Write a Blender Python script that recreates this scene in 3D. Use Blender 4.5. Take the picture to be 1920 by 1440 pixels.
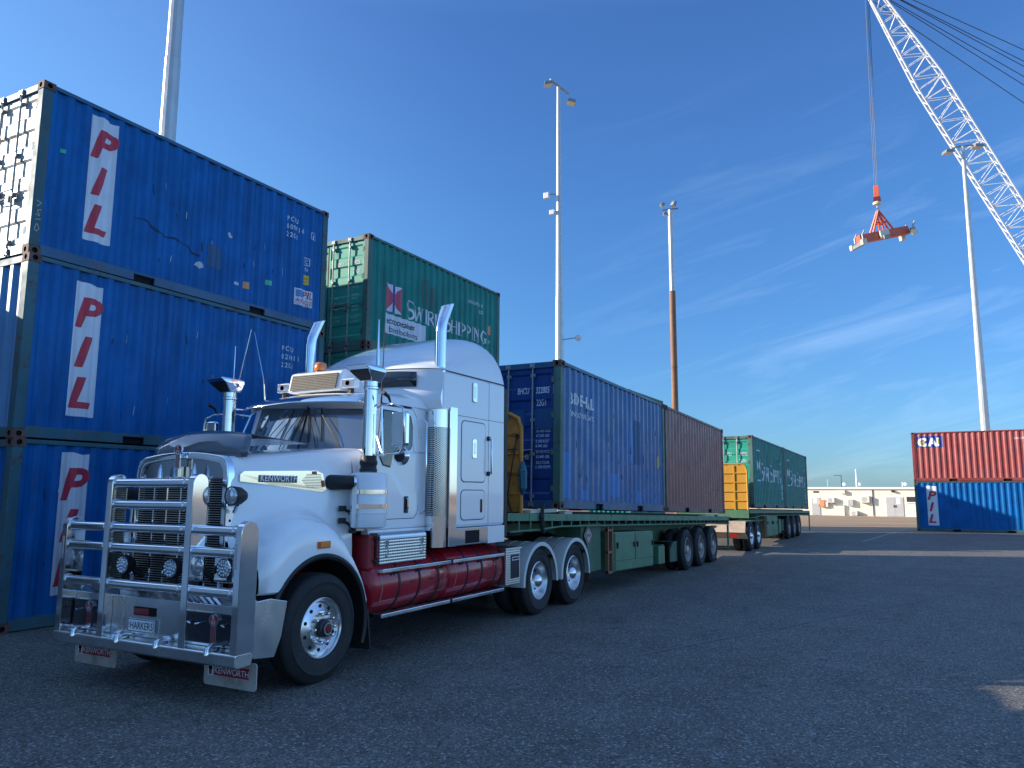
import bpy, bmesh, math, random
from math import sin, cos, pi, radians, sqrt, atan2
from mathutils import Vector, Matrix
random.seed(7)
for o in list(bpy.data.objects): bpy.data.objects.remove(o)
SC = bpy.context.scene
COL = SC.collection
# ---------------------------------------------------------------- camera
cd = bpy.data.cameras.new("camera"); cam = bpy.data.objects.new("camera", cd); COL.objects.link(cam)
cd.sensor_width = 36; cd.lens = 27.0706; cd.clip_end = 6000; cd.clip_start = 0.05
Rv = Vector((0.4703836, -0.8824477, 0.0050395)); Uv = Vector((-0.1257950, -0.0613997, 0.9901544)); Fv = Vector((0.8734500, 0.4663863, 0.1398889))
M3 = Matrix((Rv, Uv, -Fv)).transposed().to_4x4()
M3.translation = Vector((0, 0, 1.87818)); cam.matrix_world = M3
SC.camera = cam
SC.render.resolution_x = 1024; SC.render.resolution_y = 768
SC.view_settings.view_transform = 'Standard'; SC.view_settings.look = 'None'
SC.view_settings.exposure = 0.62; SC.view_settings.gamma = 1.0
# ---------------------------------------------------------------- sun + sky
SUN = Vector((-0.396, 0.918, 0.345)).normalized()
el = math.asin(SUN.z); rot = atan2(SUN.x, SUN.y)
sd = bpy.data.lights.new("sun", 'SUN'); sd.energy = 5.0; sd.angle = radians(0.5); sd.color = (1.0, 0.9, 0.76)
sun = bpy.data.objects.new("sun", sd); COL.objects.link(sun)
sun.rotation_euler = (-SUN).to_track_quat('-Z', 'Y').to_euler(); sun.location = (0, 0, 60)
W = bpy.data.worlds.new("World"); SC.world = W; W.use_nodes = True
nt = W.node_tree; nt.nodes.clear()
def wn(t, **k):
    n = nt.nodes.new(t)
    for a, b in k.items(): setattr(n, a, b)
    return n
sky = wn('ShaderNodeTexSky', sky_type='NISHITA', sun_disc=False)
sky.sun_elevation = el; sky.sun_rotation = rot; sky.altitude = 0; sky.air_density = 1.0; sky.dust_density = 0.4; sky.ozone_density = 3.0
bg = wn('ShaderNodeBackground'); bg.inputs[1].default_value = 0.15
tc = wn('ShaderNodeTexCoord')
# thin cirrus: stretched noise over the direction vector, kept to a band of the sky
mp = wn('ShaderNodeCombineXYZ')   # long axis of the cirrus streaks runs along (.42,-.86,.28)
for i_, (ax_, k_) in enumerate([((.42,-.86,.28), 2.0), ((-.12,.25,.96), 15.0), ((.90,.44,.02), 4.0)]):
    dt_ = wn('ShaderNodeVectorMath', operation='DOT_PRODUCT'); dt_.inputs[1].default_value = tuple(v_*k_ for v_ in ax_)
    nt.links.new(tc.outputs['Generated'], dt_.inputs[0]); nt.links.new(dt_.outputs['Value'], mp.inputs[i_])
nz = wn('ShaderNodeTexNoise'); nz.inputs['Scale'].default_value = 1.7; nz.inputs['Detail'].default_value = 9; nz.inputs['Roughness'].default_value = 0.62; nz.inputs['Distortion'].default_value = 0.7
rp = wn('ShaderNodeValToRGB'); rp.color_ramp.elements[0].position = 0.50; rp.color_ramp.elements[1].position = 0.82
nt.links.new(mp.outputs[0], nz.inputs['Vector']); nt.links.new(nz.outputs[0], rp.inputs[0])
sx = wn('ShaderNodeSeparateXYZ'); nt.links.new(tc.outputs['Generated'], sx.inputs[0])
mr = wn('ShaderNodeMapRange'); mr.inputs[1].default_value = 0.5; mr.inputs[2].default_value = 0.28; nt.links.new(sx.outputs[2], mr.inputs[0])
mr2 = wn('ShaderNodeMapRange'); mr2.inputs[1].default_value = 0.45; mr2.inputs[2].default_value = 0.1; nt.links.new(sx.outputs[1], mr2.inputs[0])
m1 = wn('ShaderNodeMath', operation='MULTIPLY'); nt.links.new(rp.outputs[0], m1.inputs[0]); nt.links.new(mr.outputs[0], m1.inputs[1])
m3 = wn('ShaderNodeMath', operation='MULTIPLY'); nt.links.new(m1.outputs[0], m3.inputs[0]); nt.links.new(mr2.outputs[0], m3.inputs[1])
m2 = wn('ShaderNodeMath', operation='MULTIPLY'); m2.inputs[1].default_value = 0.13; nt.links.new(m3.outputs[0], m2.inputs[0])
hs = wn('ShaderNodeHueSaturation'); hs.inputs['Saturation'].default_value = 1.0; hs.inputs['Value'].default_value = 1.0
tint = wn('ShaderNodeMixRGB', blend_type='MULTIPLY'); tint.inputs[0].default_value = 1; tr = wn('ShaderNodeValToRGB'); nt.links.new(sx.outputs[2], tr.inputs[0]); nt.links.new(tr.outputs[0], tint.inputs[2])
for i_, (p_, c_) in enumerate([(0, (.31,.50,.80)), (.12, (.32,.54,.80)), (.35, (.36,.62,.90)), (.55, (.39,.63,.95)), (.80, (1.15,1.35,1.5)), (1, (1.2,1.4,1.55))]):  # highest stops brighten the unseen overhead sky, added to fill the shade
    e_ = tr.color_ramp.elements[i_] if i_ < 2 else tr.color_ramp.elements.new(p_)
    e_.position = p_; e_.color = (*c_, 1)
mx = wn('ShaderNodeMixRGB'); mx.inputs[2].default_value = (5.2, 6.6, 8.0, 1)
nt.links.new(sky.outputs[0], hs.inputs['Color']); nt.links.new(hs.outputs[0], tint.inputs[1]); 
# brighter, warmer sky added out of view on the right to light shaded sides
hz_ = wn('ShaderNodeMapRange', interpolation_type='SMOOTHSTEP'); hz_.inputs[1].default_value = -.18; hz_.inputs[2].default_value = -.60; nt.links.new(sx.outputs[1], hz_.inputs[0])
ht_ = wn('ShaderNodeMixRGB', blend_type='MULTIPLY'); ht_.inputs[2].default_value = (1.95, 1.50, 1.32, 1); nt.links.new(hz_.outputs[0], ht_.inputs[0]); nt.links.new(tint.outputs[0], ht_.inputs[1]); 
hs_ = wn('ShaderNodeMapRange', interpolation_type='SMOOTHSTEP'); hs_.inputs[1].default_value = .38; hs_.inputs[2].default_value = .82; nt.links.new(sx.outputs[1], hs_.inputs[0])
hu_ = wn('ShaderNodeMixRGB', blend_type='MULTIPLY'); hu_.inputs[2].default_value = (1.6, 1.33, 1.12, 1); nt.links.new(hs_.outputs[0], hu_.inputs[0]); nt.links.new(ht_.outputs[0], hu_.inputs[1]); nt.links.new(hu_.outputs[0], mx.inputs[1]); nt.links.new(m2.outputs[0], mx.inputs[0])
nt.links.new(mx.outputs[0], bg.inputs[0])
wo = wn('ShaderNodeOutputWorld'); nt.links.new(bg.outputs[0], wo.inputs[0])

# ---------------------------------------------------------------- materials
def mat(name, color=(.5,.5,.5), rough=.5, metal=0.0, spec=.5, coat=0.0, noise=0.0, nscale=3.0, dirt=None, dirt_amt=0.0, dscale=2.0,
        streak=False, bump=0.0, bscale=40.0, rough_var=0.0, emit=None, alpha=None, trans=0.0, rust=0.0, coords='Object', fade=0.0):
    m = bpy.data.materials.new(name); m.use_nodes = True; t = m.node_tree; n = t.nodes; l = t.links
    b = n['Principled BSDF']
    b.inputs['Base Color'].default_value = (*color, 1); b.inputs['Roughness'].default_value = rough; b.inputs['Metallic'].default_value = metal
    b.inputs['Specular IOR Level'].default_value = spec; b.inputs['Coat Weight'].default_value = coat; b.inputs['Coat Roughness'].default_value = 0.05
    if trans: b.inputs['Transmission Weight'].default_value = trans
    if emit: b.inputs['Emission Color'].default_value = (*emit[0], 1); b.inputs['Emission Strength'].default_value = emit[1]
    if noise or dirt or bump or rough_var or rust or fade:
        c = n.new('ShaderNodeTexCoord'); oi = n.new('ShaderNodeObjectInfo')
        ad = n.new('ShaderNodeVectorMath'); ad.operation = 'ADD'
        sc = n.new('ShaderNodeVectorMath'); sc.operation = 'SCALE'; sc.inputs[3].default_value = 37.0
        cm = n.new('ShaderNodeCombineXYZ'); 
        for i in range(3): l.new(oi.outputs['Random'], cm.inputs[i])
        l.new(cm.outputs[0], sc.inputs[0]); l.new(c.outputs[coords], ad.inputs[0]); l.new(sc.outputs[0], ad.inputs[1])
        V = ad.outputs[0]
        cur = None
        def nz(scale, detail=6, rough_=.6, vec=None, stretch=None):
            x = n.new('ShaderNodeTexNoise'); x.inputs['Scale'].default_value = scale; x.inputs['Detail'].default_value = detail; x.inputs['Roughness'].default_value = rough_
            if stretch:
                mm = n.new('ShaderNodeMapping'); mm.inputs['Scale'].default_value = stretch; l.new(V, mm.inputs[0]); l.new(mm.outputs[0], x.inputs['Vector'])
            else: l.new(V, x.inputs['Vector'])
            return x
        col = None
        def mixc(fac, c1, c2, bt='MIX'):
            x = n.new('ShaderNodeMixRGB'); x.blend_type = bt
            if hasattr(fac, 'links'): l.new(fac, x.inputs[0])
            else: x.inputs[0].default_value = fac
            for i, cc in ((1, c1), (2, c2)):
                if hasattr(cc, 'links'): l.new(cc, x.inputs[i])
                else: x.inputs[i].default_value = (*cc, 1)
            return x.outputs[0]
        def ramp(src, a, b_):
            r = n.new('ShaderNodeMapRange'); r.inputs[1].default_value = a; r.inputs[2].default_value = b_; r.clamp = True
            l.new(src, r.inputs[0]); return r.outputs[0]
        col = color
        if noise:
            a = nz(nscale, 7, .65)
            lo = tuple(max(0, x*(1-noise)) for x in color); hi = tuple(min(1, x*(1+noise)) for x in color)
            col = mixc(ramp(a.outputs[0], .32, .68), lo, hi)
        if fade:
            a = nz(1.1, 5, .6, stretch=(1.3, 1.3, .5))
            pale = tuple(min(1, x*.72 + .16) for x in color)
            f2 = n.new('ShaderNodeMath'); f2.operation = 'MULTIPLY'; f2.inputs[1].default_value = fade
            l.new(ramp(a.outputs[0], .45, .75), f2.inputs[0]); col = mixc(f2.outputs[0], col, pale)
        if dirt:
            a = nz(dscale, 8, .7, stretch=((6, 6, .35) if streak else None))
            fct = n.new('ShaderNodeMath'); fct.operation = 'MULTIPLY'; fct.inputs[1].default_value = dirt_amt
            l.new(ramp(a.outputs[0], .48, .72), fct.inputs[0]); col = mixc(fct.outputs[0], col, dirt)
        if rust:
            a = nz(5.5, 9, .75)
            r_ = ramp(a.outputs[0], .66 - rust*.18, .70 - rust*.16)
            col = mixc(r_, col, (.13, .045, .02))
            bl = n.new('ShaderNodeMath'); bl.operation = 'MAXIMUM'; bl.inputs[1].default_value = rough
            mm = n.new('ShaderNodeMath'); mm.operation = 'MULTIPLY'; mm.inputs[1].default_value = .85; l.new(r_, mm.inputs[0]); l.new(mm.outputs[0], bl.inputs[0]); l.new(bl.outputs[0], b.inputs['Roughness'])
        if hasattr(col, 'links'): l.new(col, b.inputs['Base Color'])
        if rough_var:
            a = nz(2.5, 6, .6); r = n.new('ShaderNodeMapRange'); r.inputs[1].default_value = .3; r.inputs[2].default_value = .7
            r.inputs[3].default_value = max(.02, rough-rough_var); r.inputs[4].default_value = min(1, rough+rough_var)
            l.new(a.outputs[0], r.inputs[0]); l.new(r.outputs[0], b.inputs['Roughness'])
        if bump:
            a = nz(bscale, 5, .6); bp = n.new('ShaderNodeBump'); bp.inputs['Strength'].default_value = bump; bp.inputs['Distance'].default_value = .01
            l.new(a.outputs[0], bp.inputs['Height']); l.new(bp.outputs[0], b.inputs['Normal'])
    return m

# ---------------------------------------------------------------- mesh builder
class MB:
    def __init__(s, xf=None): s.v = []; s.f = []; s.m = []; s.mi = 0; s.xf = xf
    def add(s, vs, fs):
        o = len(s.v); s.v += [tuple(x) for x in vs]
        for f in fs: s.f.append(tuple(o+i for i in f)); s.m.append(s.mi)
        return s
    def box(s, x0, x1, y0, y1, z0, z1):
        if x0 > x1: x0, x1 = x1, x0
        if y0 > y1: y0, y1 = y1, y0
        if z0 > z1: z0, z1 = z1, z0
        return s.add([(x0,y0,z0),(x1,y0,z0),(x1,y1,z0),(x0,y1,z0),(x0,y0,z1),(x1,y0,z1),(x1,y1,z1),(x0,y1,z1)],
              [(0,3,2,1),(4,5,6,7),(0,1,5,4),(1,2,6,5),(2,3,7,6),(3,0,4,7)])
    def hexa(s, b, t):   # bottom quad, top quad (ccw seen from above)
        return s.add(list(b)+list(t), [(0,3,2,1),(4,5,6,7),(0,1,5,4),(1,2,6,5),(2,3,7,6),(3,0,4,7)])
    def prism(s, poly, ax, a, b):  # poly 2D in the other two axes (xy order kept)
        def P(u, v, w):
            return {'x': (w, u, v), 'y': (u, w, v), 'z': (u, v, w)}[ax]
        n = len(poly)
        return s.add([P(u, v, a) for u, v in poly]+[P(u, v, b) for u, v in poly],
              [tuple(range(n))[::-1], tuple(range(n, 2*n))] + [(i, (i+1) % n, n+(i+1) % n, n+i) for i in range(n)])
    def loft(s, rings, close=True, cap=True):
        n = len(rings[0]); vs = [p for r in rings for p in r]; fs = []
        for k in range(len(rings)-1):
            for i in range(n if close else n-1):
                j = (i+1) % n; fs.append((k*n+i, k*n+j, (k+1)*n+j, (k+1)*n+i))
        if cap and close: fs += [tuple(range(n))[::-1], tuple(range((len(rings)-1)*n, len(rings)*n))]
        return s.add(vs, fs)
    def tube(s, pts, r, n=10, cap=True, rs=None):
        pts = [Vector(p) for p in pts]; rings = []; up = None
        for i, p in enumerate(pts):
            d = (pts[min(i+1, len(pts)-1)] - pts[max(i-1, 0)]).normalized()
            if up is None:
                up = Vector((0,0,1)) if abs(d.z) < .9 else Vector((0,1,0))
            a = d.cross(up).normalized(); b = a.cross(d).normalized(); up = b
            rr = rs[i] if rs else r
            rings.append([p + a*cos(2*pi*k/n)*rr + b*sin(2*pi*k/n)*rr for k in range(n)])
        return s.loft(rings, True, cap)
    def lathe(s, prof, o, ax='z', n=24, cap=True, sgn=1):  # prof (r, h)
        o = Vector(o); rings = []
        for r, h in prof:
            ring = []
            for k in range(n):
                a = 2*pi*k/n; c, q = r*cos(a), r*sin(a)
                if ax == 'z': ring.append(o+Vector((c, q, h)))
                elif ax == 'y': ring.append(o+Vector((q, h, c)))
                else: ring.append(o+Vector((h, c, q)))
            rings.append(ring)
        return s.loft(rings, True, cap)
    def build(s, name, mats, parent=None, smooth=None, bevel=0, bseg=2, solid=0, sub=0):
        me = bpy.data.meshes.new(name); vs = [s.xf(v) for v in s.v] if s.xf else s.v
        me.from_pydata([tuple(v) for v in vs], [], s.f); me.update()
        if not isinstance(mats, (list, tuple)): mats = [mats]
        for m in mats: me.materials.append(m)
        for p, mi in zip(me.polygons, s.m): p.material_index = min(mi, len(mats)-1)
        bm = bmesh.new(); bm.from_mesh(me); bmesh.ops.recalc_face_normals(bm, faces=bm.faces); bm.to_mesh(me); bm.free()
        if smooth:
            me.polygons.foreach_set('use_smooth', [True]*len(me.polygons)); me.set_sharp_from_angle(angle=radians(smooth))
        o = bpy.data.objects.new(name, me); COL.objects.link(o)
        if parent: o.parent = parent
        if solid:
            md = o.modifiers.new('solid', 'SOLIDIFY'); md.thickness = solid; md.offset = 0
        if sub:
            md = o.modifiers.new('sub', 'SUBSURF'); md.levels = sub; md.render_levels = sub
        if bevel:
            md = o.modifiers.new('bevel', 'BEVEL'); md.width = bevel; md.segments = bseg; md.limit_method = 'ANGLE'; md.angle_limit = radians(40)
            md.harden_normals = False
        return o
def tag(o, label=None, cat=None, group=None, kind=None):
    if label: o['label'] = label
    if cat: o['category'] = cat
    if group: o['group'] = group
    if kind: o['kind'] = kind
    return o
def empty(name, loc=(0,0,0), rz=0, ry=0, label=None, cat=None, group=None):
    o = bpy.data.objects.new(name, None); COL.objects.link(o); o.location = loc; o.rotation_euler = (0, ry, rz); o.empty_display_size = .3
    return tag(o, label, cat, group)
def copy_tree(o, parent=None):
    kids = list(o.children); c = o.copy(); COL.objects.link(c); c.parent = parent
    for ch in kids: copy_tree(ch, c)
    return c

# ---------------------------------------------------------------- lettering (flat outline text turned into a mesh, then laid on a surface)
_tc = {}
def text_mesh(txt, size=1.0, bold=0.0, shear=0.0, sx=1.0, align='LEFT', spacing=1.0):
    k = (txt, size, bold, shear, sx, align, spacing)
    if k not in _tc:
        cu = bpy.data.curves.new('t', 'FONT'); cu.body = txt; cu.size = 1.0; cu.offset = bold; cu.shear = shear; cu.align_x = align; cu.resolution_u = 3
        cu.space_character = spacing
        ob = bpy.data.objects.new('t', cu); COL.objects.link(ob)
        dg = bpy.context.evaluated_depsgraph_get(); me = bpy.data.meshes.new_from_object(ob.evaluated_get(dg))
        vs = [(v.co.x*size*sx, v.co.y*size) for v in me.vertices]; fs = [tuple(p.vertices) for p in me.polygons]
        bpy.data.objects.remove(ob); bpy.data.curves.remove(cu); bpy.data.meshes.remove(me)
        _tc[k] = (vs, fs)
    return _tc[k]
def decal(name, vs, fs, mapf, m, parent, cuts=(), ycuts=(), thick=0, origin=(0,0)):
    """2-D mesh (u,v) shifted to origin, sliced at u=cuts and v=ycuts, then mapped to 3-D by mapf(u,v)"""
    bm = bmesh.new(); bv = [bm.verts.new((u+origin[0], v+origin[1], 0)) for u, v in vs]
    for f in fs:
        try: bm.faces.new([bv[i] for i in f])
        except ValueError: pass
    us = [v.co.x for v in bm.verts] or [0]; lo, hi = min(us), max(us)
    for c in cuts:
        if lo < c < hi: bmesh.ops.bisect_plane(bm, geom=bm.verts[:]+bm.edges[:]+bm.faces[:], plane_co=(c,0,0), plane_no=(1,0,0))
    for c in ycuts: bmesh.ops.bisect_plane(bm, geom=bm.verts[:]+bm.edges[:]+bm.faces[:], plane_co=(0,c,0), plane_no=(0,1,0))
    for v in bm.verts: v.co = Vector(mapf(v.co.x, v.co.y))
    me = bpy.data.meshes.new(name); bm.to_mesh(me); bm.free(); me.materials.append(m)
    o = bpy.data.objects.new(name, me); COL.objects.link(o); o.parent = parent
    return o
def rect(u0, u1, v0, v1): return [(u0,v0),(u1,v0),(u1,v1),(u0,v1)], [(0,1,2,3)]
def polyf(p): return p, [tuple(range(len(p)))]
def merge(*ms):
    V, F = [], []
    for vs, fs in ms: o = len(V); V += vs; F += [tuple(i+o for i in f) for f in fs]
    return V, F
def shift(m, du, dv): return [(u+du, v+dv) for u, v in m[0]], m[1]
def stroke(p0, p1, w0, w1=None):
    w1 = w0 if w1 is None else w1; dx, dy = p1[0]-p0[0], p1[1]-p0[1]; L = math.hypot(dx, dy) or 1; nx, ny = -dy/L, dx/L
    return [(p0[0]-nx*w0/2, p0[1]-ny*w0/2), (p1[0]-nx*w1/2, p1[1]-ny*w1/2), (p1[0]+nx*w1/2, p1[1]+ny*w1/2), (p0[0]+nx*w0/2, p0[1]+ny*w0/2)], [(0,1,2,3)]
def disc(cx, cy, rx, ry=None, n=20, a0=0, a1=2*pi):
    ry = ry or rx; return polyf([(cx+rx*cos(a0+(a1-a0)*i/n), cy+ry*sin(a0+(a1-a0)*i/n)) for i in range(n if a1-a0 > 6.2 else n+1)])
def arc(cx, cy, rx, ry, a0, a1, w0, w1, n=12):
    out = []; wm = max(w0, w1)
    vs = []; fs = []
    for i in range(n+1):
        t = i/n; a = a0+(a1-a0)*t; w = (w0+(w1-w0)*t)
        vs += [(cx+(rx-w/2)*cos(a), cy+(ry-w/2)*sin(a)), (cx+(rx+w/2)*cos(a), cy+(ry+w/2)*sin(a))]
    for i in range(n): fs.append((2*i, 2*i+1, 2*i+3, 2*i+2))
    return vs, fs
# ================================================================ SETTING
def ground_mat():
    m = mat('asphalt', (.05,.05,.05), .9, spec=.25); t = m.node_tree; n = t.nodes; l = t.links; b = n['Principled BSDF']
    c = n.new('ShaderNodeTexCoord'); V = c.outputs['Object']
    def noise(s, d=6, r=.6, st=None):
        x = n.new('ShaderNodeTexNoise'); x.inputs['Scale'].default_value = s; x.inputs['Detail'].default_value = d; x.inputs['Roughness'].default_value = r
        if st:
            mm = n.new('ShaderNodeMapping'); mm.inputs['Scale'].default_value = st; mm.inputs['Rotation'].default_value = (0,0,.4); l.new(V, mm.inputs[0]); l.new(mm.outputs[0], x.inputs['Vector'])
        else: l.new(V, x.inputs['Vector'])
        return x.outputs[0]
    def mr(s, a, b_, c_=0, d=1):
        x = n.new('ShaderNodeMapRange'); x.inputs[1].default_value = a; x.inputs[2].default_value = b_; x.inputs[3].default_value = c_; x.inputs[4].default_value = d; l.new(s, x.inputs[0]); return x.outputs[0]
    def mix(f, a, b_, bt='MIX'):
        x = n.new('ShaderNodeMixRGB'); x.blend_type = bt
        for i, q in ((0, f), (1, a), (2, b_)):
            if hasattr(q, 'links'): l.new(q, x.inputs[i])
            elif i == 0: x.inputs[0].default_value = q
            else: x.inputs[i].default_value = (*q, 1)
        return x.outputs[0]
    vo = n.new('ShaderNodeTexVoronoi'); vo.inputs['Scale'].default_value = 62; l.new(V, vo.inputs['Vector'])
    vs = n.new('ShaderNodeSeparateColor'); l.new(vo.outputs['Color'], vs.inputs[0])
    stones = mr(vs.outputs[0], 0, 1, .48, 1.62)
    light = mr(vs.outputs[1], .93, .95)
    base = mix(mr(noise(.12, 5), .3, .7), (.115,.104,.090), (.155,.141,.122))
    base = mix(mr(noise(1.3, 6), .35, .7), base, (.17,.156,.137))
    streak = mr(noise(.5, 4, .6, (.35, 3.0, 1)), .55, .75, 0, .35)
    base = mix(streak, base, (.105,.097,.087))
    base = mix(mr(noise(.75, 4, .55), .64, .74, 0, .55), base, (.062,.058,.054))
    base = mix(mr(noise(3.1, 3, .5), .61, .70, 0, .55), base, (.07,.066,.06))
    col = mix(1.0, base, stones, 'MULTIPLY')
    col = mix(light, col, (.40,.385,.36))
    # lighter, browner pavement across the yard, its colour raised to stand in for sunlight
    s = n.new('ShaderNodeSeparateXYZ'); l.new(V, s.inputs[0])
    far = n.new('ShaderNodeMath'); far.operation = 'MULTIPLY_ADD'; far.inputs[1].default_value = .47; l.new(s.outputs[1], far.inputs[0]); l.new(s.outputs[0], far.inputs[2])
    fm = mr(far.outputs[0], 44, 47)
    brown = mix(mr(noise(.25, 6, .6, (1, .35, 1)), .35, .65), (.38,.25,.14), (.48,.32,.19))
    col = mix(fm, col, brown)
    fm2 = mr(noise(.9, 3, .5), .2, .21)
    dirt = mr(far.outputs[0], 95, 96.5)
    col = mix(dirt, col, (.30,.17,.11))
    l.new(col, b.inputs['Base Color'])
    bp = n.new('ShaderNodeBump'); bp.inputs['Strength'].default_value = .9; bp.inputs['Distance'].default_value = .006
    l.new(vs.outputs[2], bp.inputs['Height']); 
    bp2 = n.new('ShaderNodeBump'); bp2.inputs['Strength'].default_value = .5; bp2.inputs['Distance'].default_value = .02; l.new(noise(22, 5, .7), bp2.inputs['Height']); l.new(bp.outputs[0], bp2.inputs['Normal'])
    l.new(bp2.outputs[0], b.inputs['Normal'])
    l.new(mr(noise(.6, 5), .3, .7, .62, .85), b.inputs['Roughness'])
    return m
GN, GT = Vector((.8825,.4703,0)), Vector((.4703,-.8825,0))
def gz(d): return 0.0 if d < 52 else (-.42*min(1, (d-52)/24.0))
g = MB()
ds = [-300, -60, 0, 52, 64, 76, 120, 400, 1500]; tsn = [-1500, -300, 0, 300, 1500]
for d in ds:
    for q in tsn: g.v.append(tuple(GN*d + GT*q + Vector((0,0,gz(d)))))
k = len(tsn)
for i in range(len(ds)-1):
    for j in range(k-1): g.f.append((i*k+j, (i+1)*k+j, (i+1)*k+j+1, i*k+j+1)); g.m.append(0)
ground = tag(g.build('ground', ground_mat()), kind='structure')

# worn painted lines on the tarmac
M_wline = mat('worn_white_paint', (.33,.33,.31), .8, noise=.5, nscale=8); M_yline = mat('worn_yellow_paint', (.42,.27,.06), .8, noise=.4, nscale=8)
def line_strip(x0, y0, x1, y1, w, m, nm, z=.004):
    d = Vector((x1-x0, y1-y0, 0)).normalized(); nn = Vector((-d.y, d.x, 0))*w/2; q = MB()
    a, b = Vector((x0,y0,z)), Vector((x1,y1,z)); dz = lambda p: Vector((p.x, p.y, z+gz(p.dot(GN))))
    q.add([dz(a-nn), dz(b-nn), dz(b+nn), dz(a+nn)], [(0,1,2,3)])
    return tag(q.build(nm, m), kind='structure')
line_strip(34.5, 2.4, 46, 1.35, .10, M_wline, 'painted_line'); line_strip(46, 1.35, 60, .35, .14, M_wline, 'painted_line')
line_strip(46, .75, 59, -.25, .14, M_yline, 'painted_line')
line_strip(9, 3.1, 20, -1.4, .05, mat('faint_line', (.17,.165,.155), .8), 'faint_line')

# ---------------------------------------------------------------- terminal building
M_cream = mat('cream_wall', (.88,.80,.62), .75, noise=.04, nscale=1.5, dirt=(.45,.38,.28), dirt_amt=.25, streak=True, dscale=1)
M_white = mat('white_trim', (.80,.79,.76), .5); M_dark = mat('dark_plastic', (.03,.03,.032), .5); M_grey = mat('grey_paint', (.48,.47,.45), .5, noise=.06)
M_brown = mat('brown_eave_strip', (.30,.20,.15), .7); M_orange = mat('orange_paint', (.72,.30,.14), .6); M_acbox = mat('ac_casing', (.72,.68,.58), .5, noise=.05)
M_glass_far = mat('tinted_window', (.06,.06,.08), .08); M_paper = mat('paper_sign', (.85,.82,.8), .6); M_redp = mat('red_print', (.6,.06,.05), .6)
BA = Vector((93.16, 12.77, -.42)); BD = Vector((-.071,-.9975,0)); BNn = Vector((-.9975,.071,0))   # along the facade, and out of it
def B3(u, o, z): return BA + BD*u + BNn*o + Vector((0,0,z))
bld = empty('terminal_building', tuple(BA), label='low cream single-storey building with flat roof, grey doors and wall-mounted air conditioners across the yard', cat='building')
def bx(u0, u1, o0, o1, z0, z1, nm, m, parent, bevel=0):
    q = MB(); q.hexa([B3(u0,o0,z0), B3(u1,o0,z0), B3(u1,o1,z0), B3(u0,o1,z0)], [B3(u0,o0,z1), B3(u1,o0,z1), B3(u1,o1,z1), B3(u0,o1,z1)])
    q.v = [tuple(Vector(v)-BA) for v in q.v]
    return q.build(nm, m, parent, bevel=bevel)
PX = 18.08/300
U = lambda cx: .0745 + .0071944*cx - 2.7125e-7*cx*cx      # facade measure -> metres
Zb = lambda cy: (966 - (860 + cy/8.0))*.0598
bx(-6, 20, 0, -8, 0, 2.85, 'wall', M_cream, bld)
bx(-6.15, 20.15, .12, -8.15, 2.88, 3.10, 'roof', M_white, bld)
bx(-6.1, 20.1, .06, -8.1, 2.78, 2.879, 'eave_strip', M_brown, bld)  # plain brown band below the roof edge
def door(c0, c1, cy, leaves=1):
    f = bx(U(c0)-.05, U(c1)+.05, .03, -.02, 0, Zb(cy)+.05, 'door_frame', M_white, bld)
    w = (U(c1)-U(c0))/leaves
    for i in range(leaves):
        d = bx(U(c0)+i*w+.01, U(c0)+(i+1)*w-.01, .06, .031, .03, Zb(cy), 'door', M_grey, bld)
        bx(U(c0)+i*w+(w-.12 if i == 0 else .05), U(c0)+i*w+(w-.04 if i == 0 else .13), .10, .061, .95, 1.2, 'door_handle', M_dark, d)
        if i == leaves-1: bx(U(c0)+i*w+.2*w, U(c0)+i*w+.65*w, .066, .061, 1.3, 1.95, 'notice', M_paper, d)
door(175, 300, 590); door(1290, 1550, 575, 2)
bx(U(1600), U(1730)+.6, .03, .0, Zb(640), Zb(568), 'window', M_glass_far, bld); bx(U(1590), U(1740)+.6, .08, .0, Zb(658), Zb(643), 'window_sill', M_white, bld)
bx(U(1800), U(2200), .03, .0, Zb(640), Zb(568), 'window', M_glass_far, bld)
def ac(c0, c1, y0, y1, lab, dep=.45):
    root = empty('air_conditioner', tuple(B3(U(c0), 0, Zb(y1))), label=lab, cat='air conditioner', group='air conditioners on the cream building')
    o0 = B3(U(c0), 0, Zb(y1))
    def lb(u0, u1, a0, a1, z0, z1, nm, m, par):
        q = MB(); base = lambda u, o, z: BD*u + BNn*o + Vector((0,0,z)); q.hexa([base(u0,a0,z0), base(u1,a0,z0), base(u1,a1,z0), base(u0,a1,z0)], [base(u0,a0,z1), base(u1,a0,z1), base(u1,a1,z1), base(u0,a1,z1)])
        return q.build(nm, m, par)
    w, h = U(c1)-U(c0), Zb(y0)-Zb(y1)
    lb(0, w, .05, dep, 0, h, 'casing', M_acbox, root)
    q = MB(); cc = BD*(w*.38) + BNn*(dep+.005) + Vector((0,0,h*.5)); r = min(w*.3, h*.38)
    ring = []
    for kk in range(18):
        a = 2*pi*kk/18; ring.append(cc + BD*cos(a)*r + Vector((0,0,sin(a)*r)))
    q.loft([ring, [p - BNn*.02 + BNn*.03 for p in ring]]); q.build('fan_grille', M_grey, root)
    for u in (.1*w, .85*w): lb(u, u+.05, 0, dep, -.08, -.005, 'bracket', M_dark, root)
    return root
ac(420, 525, 585, 660, 'cream air conditioner beside the small grey door of the cream building')
ac(925, 1050, 560, 655, 'larger cream air conditioner in the middle of the cream building wall')
ac(765, 860, 775, 842, 'low air conditioner standing at the foot of the cream wall', .5)
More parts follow.
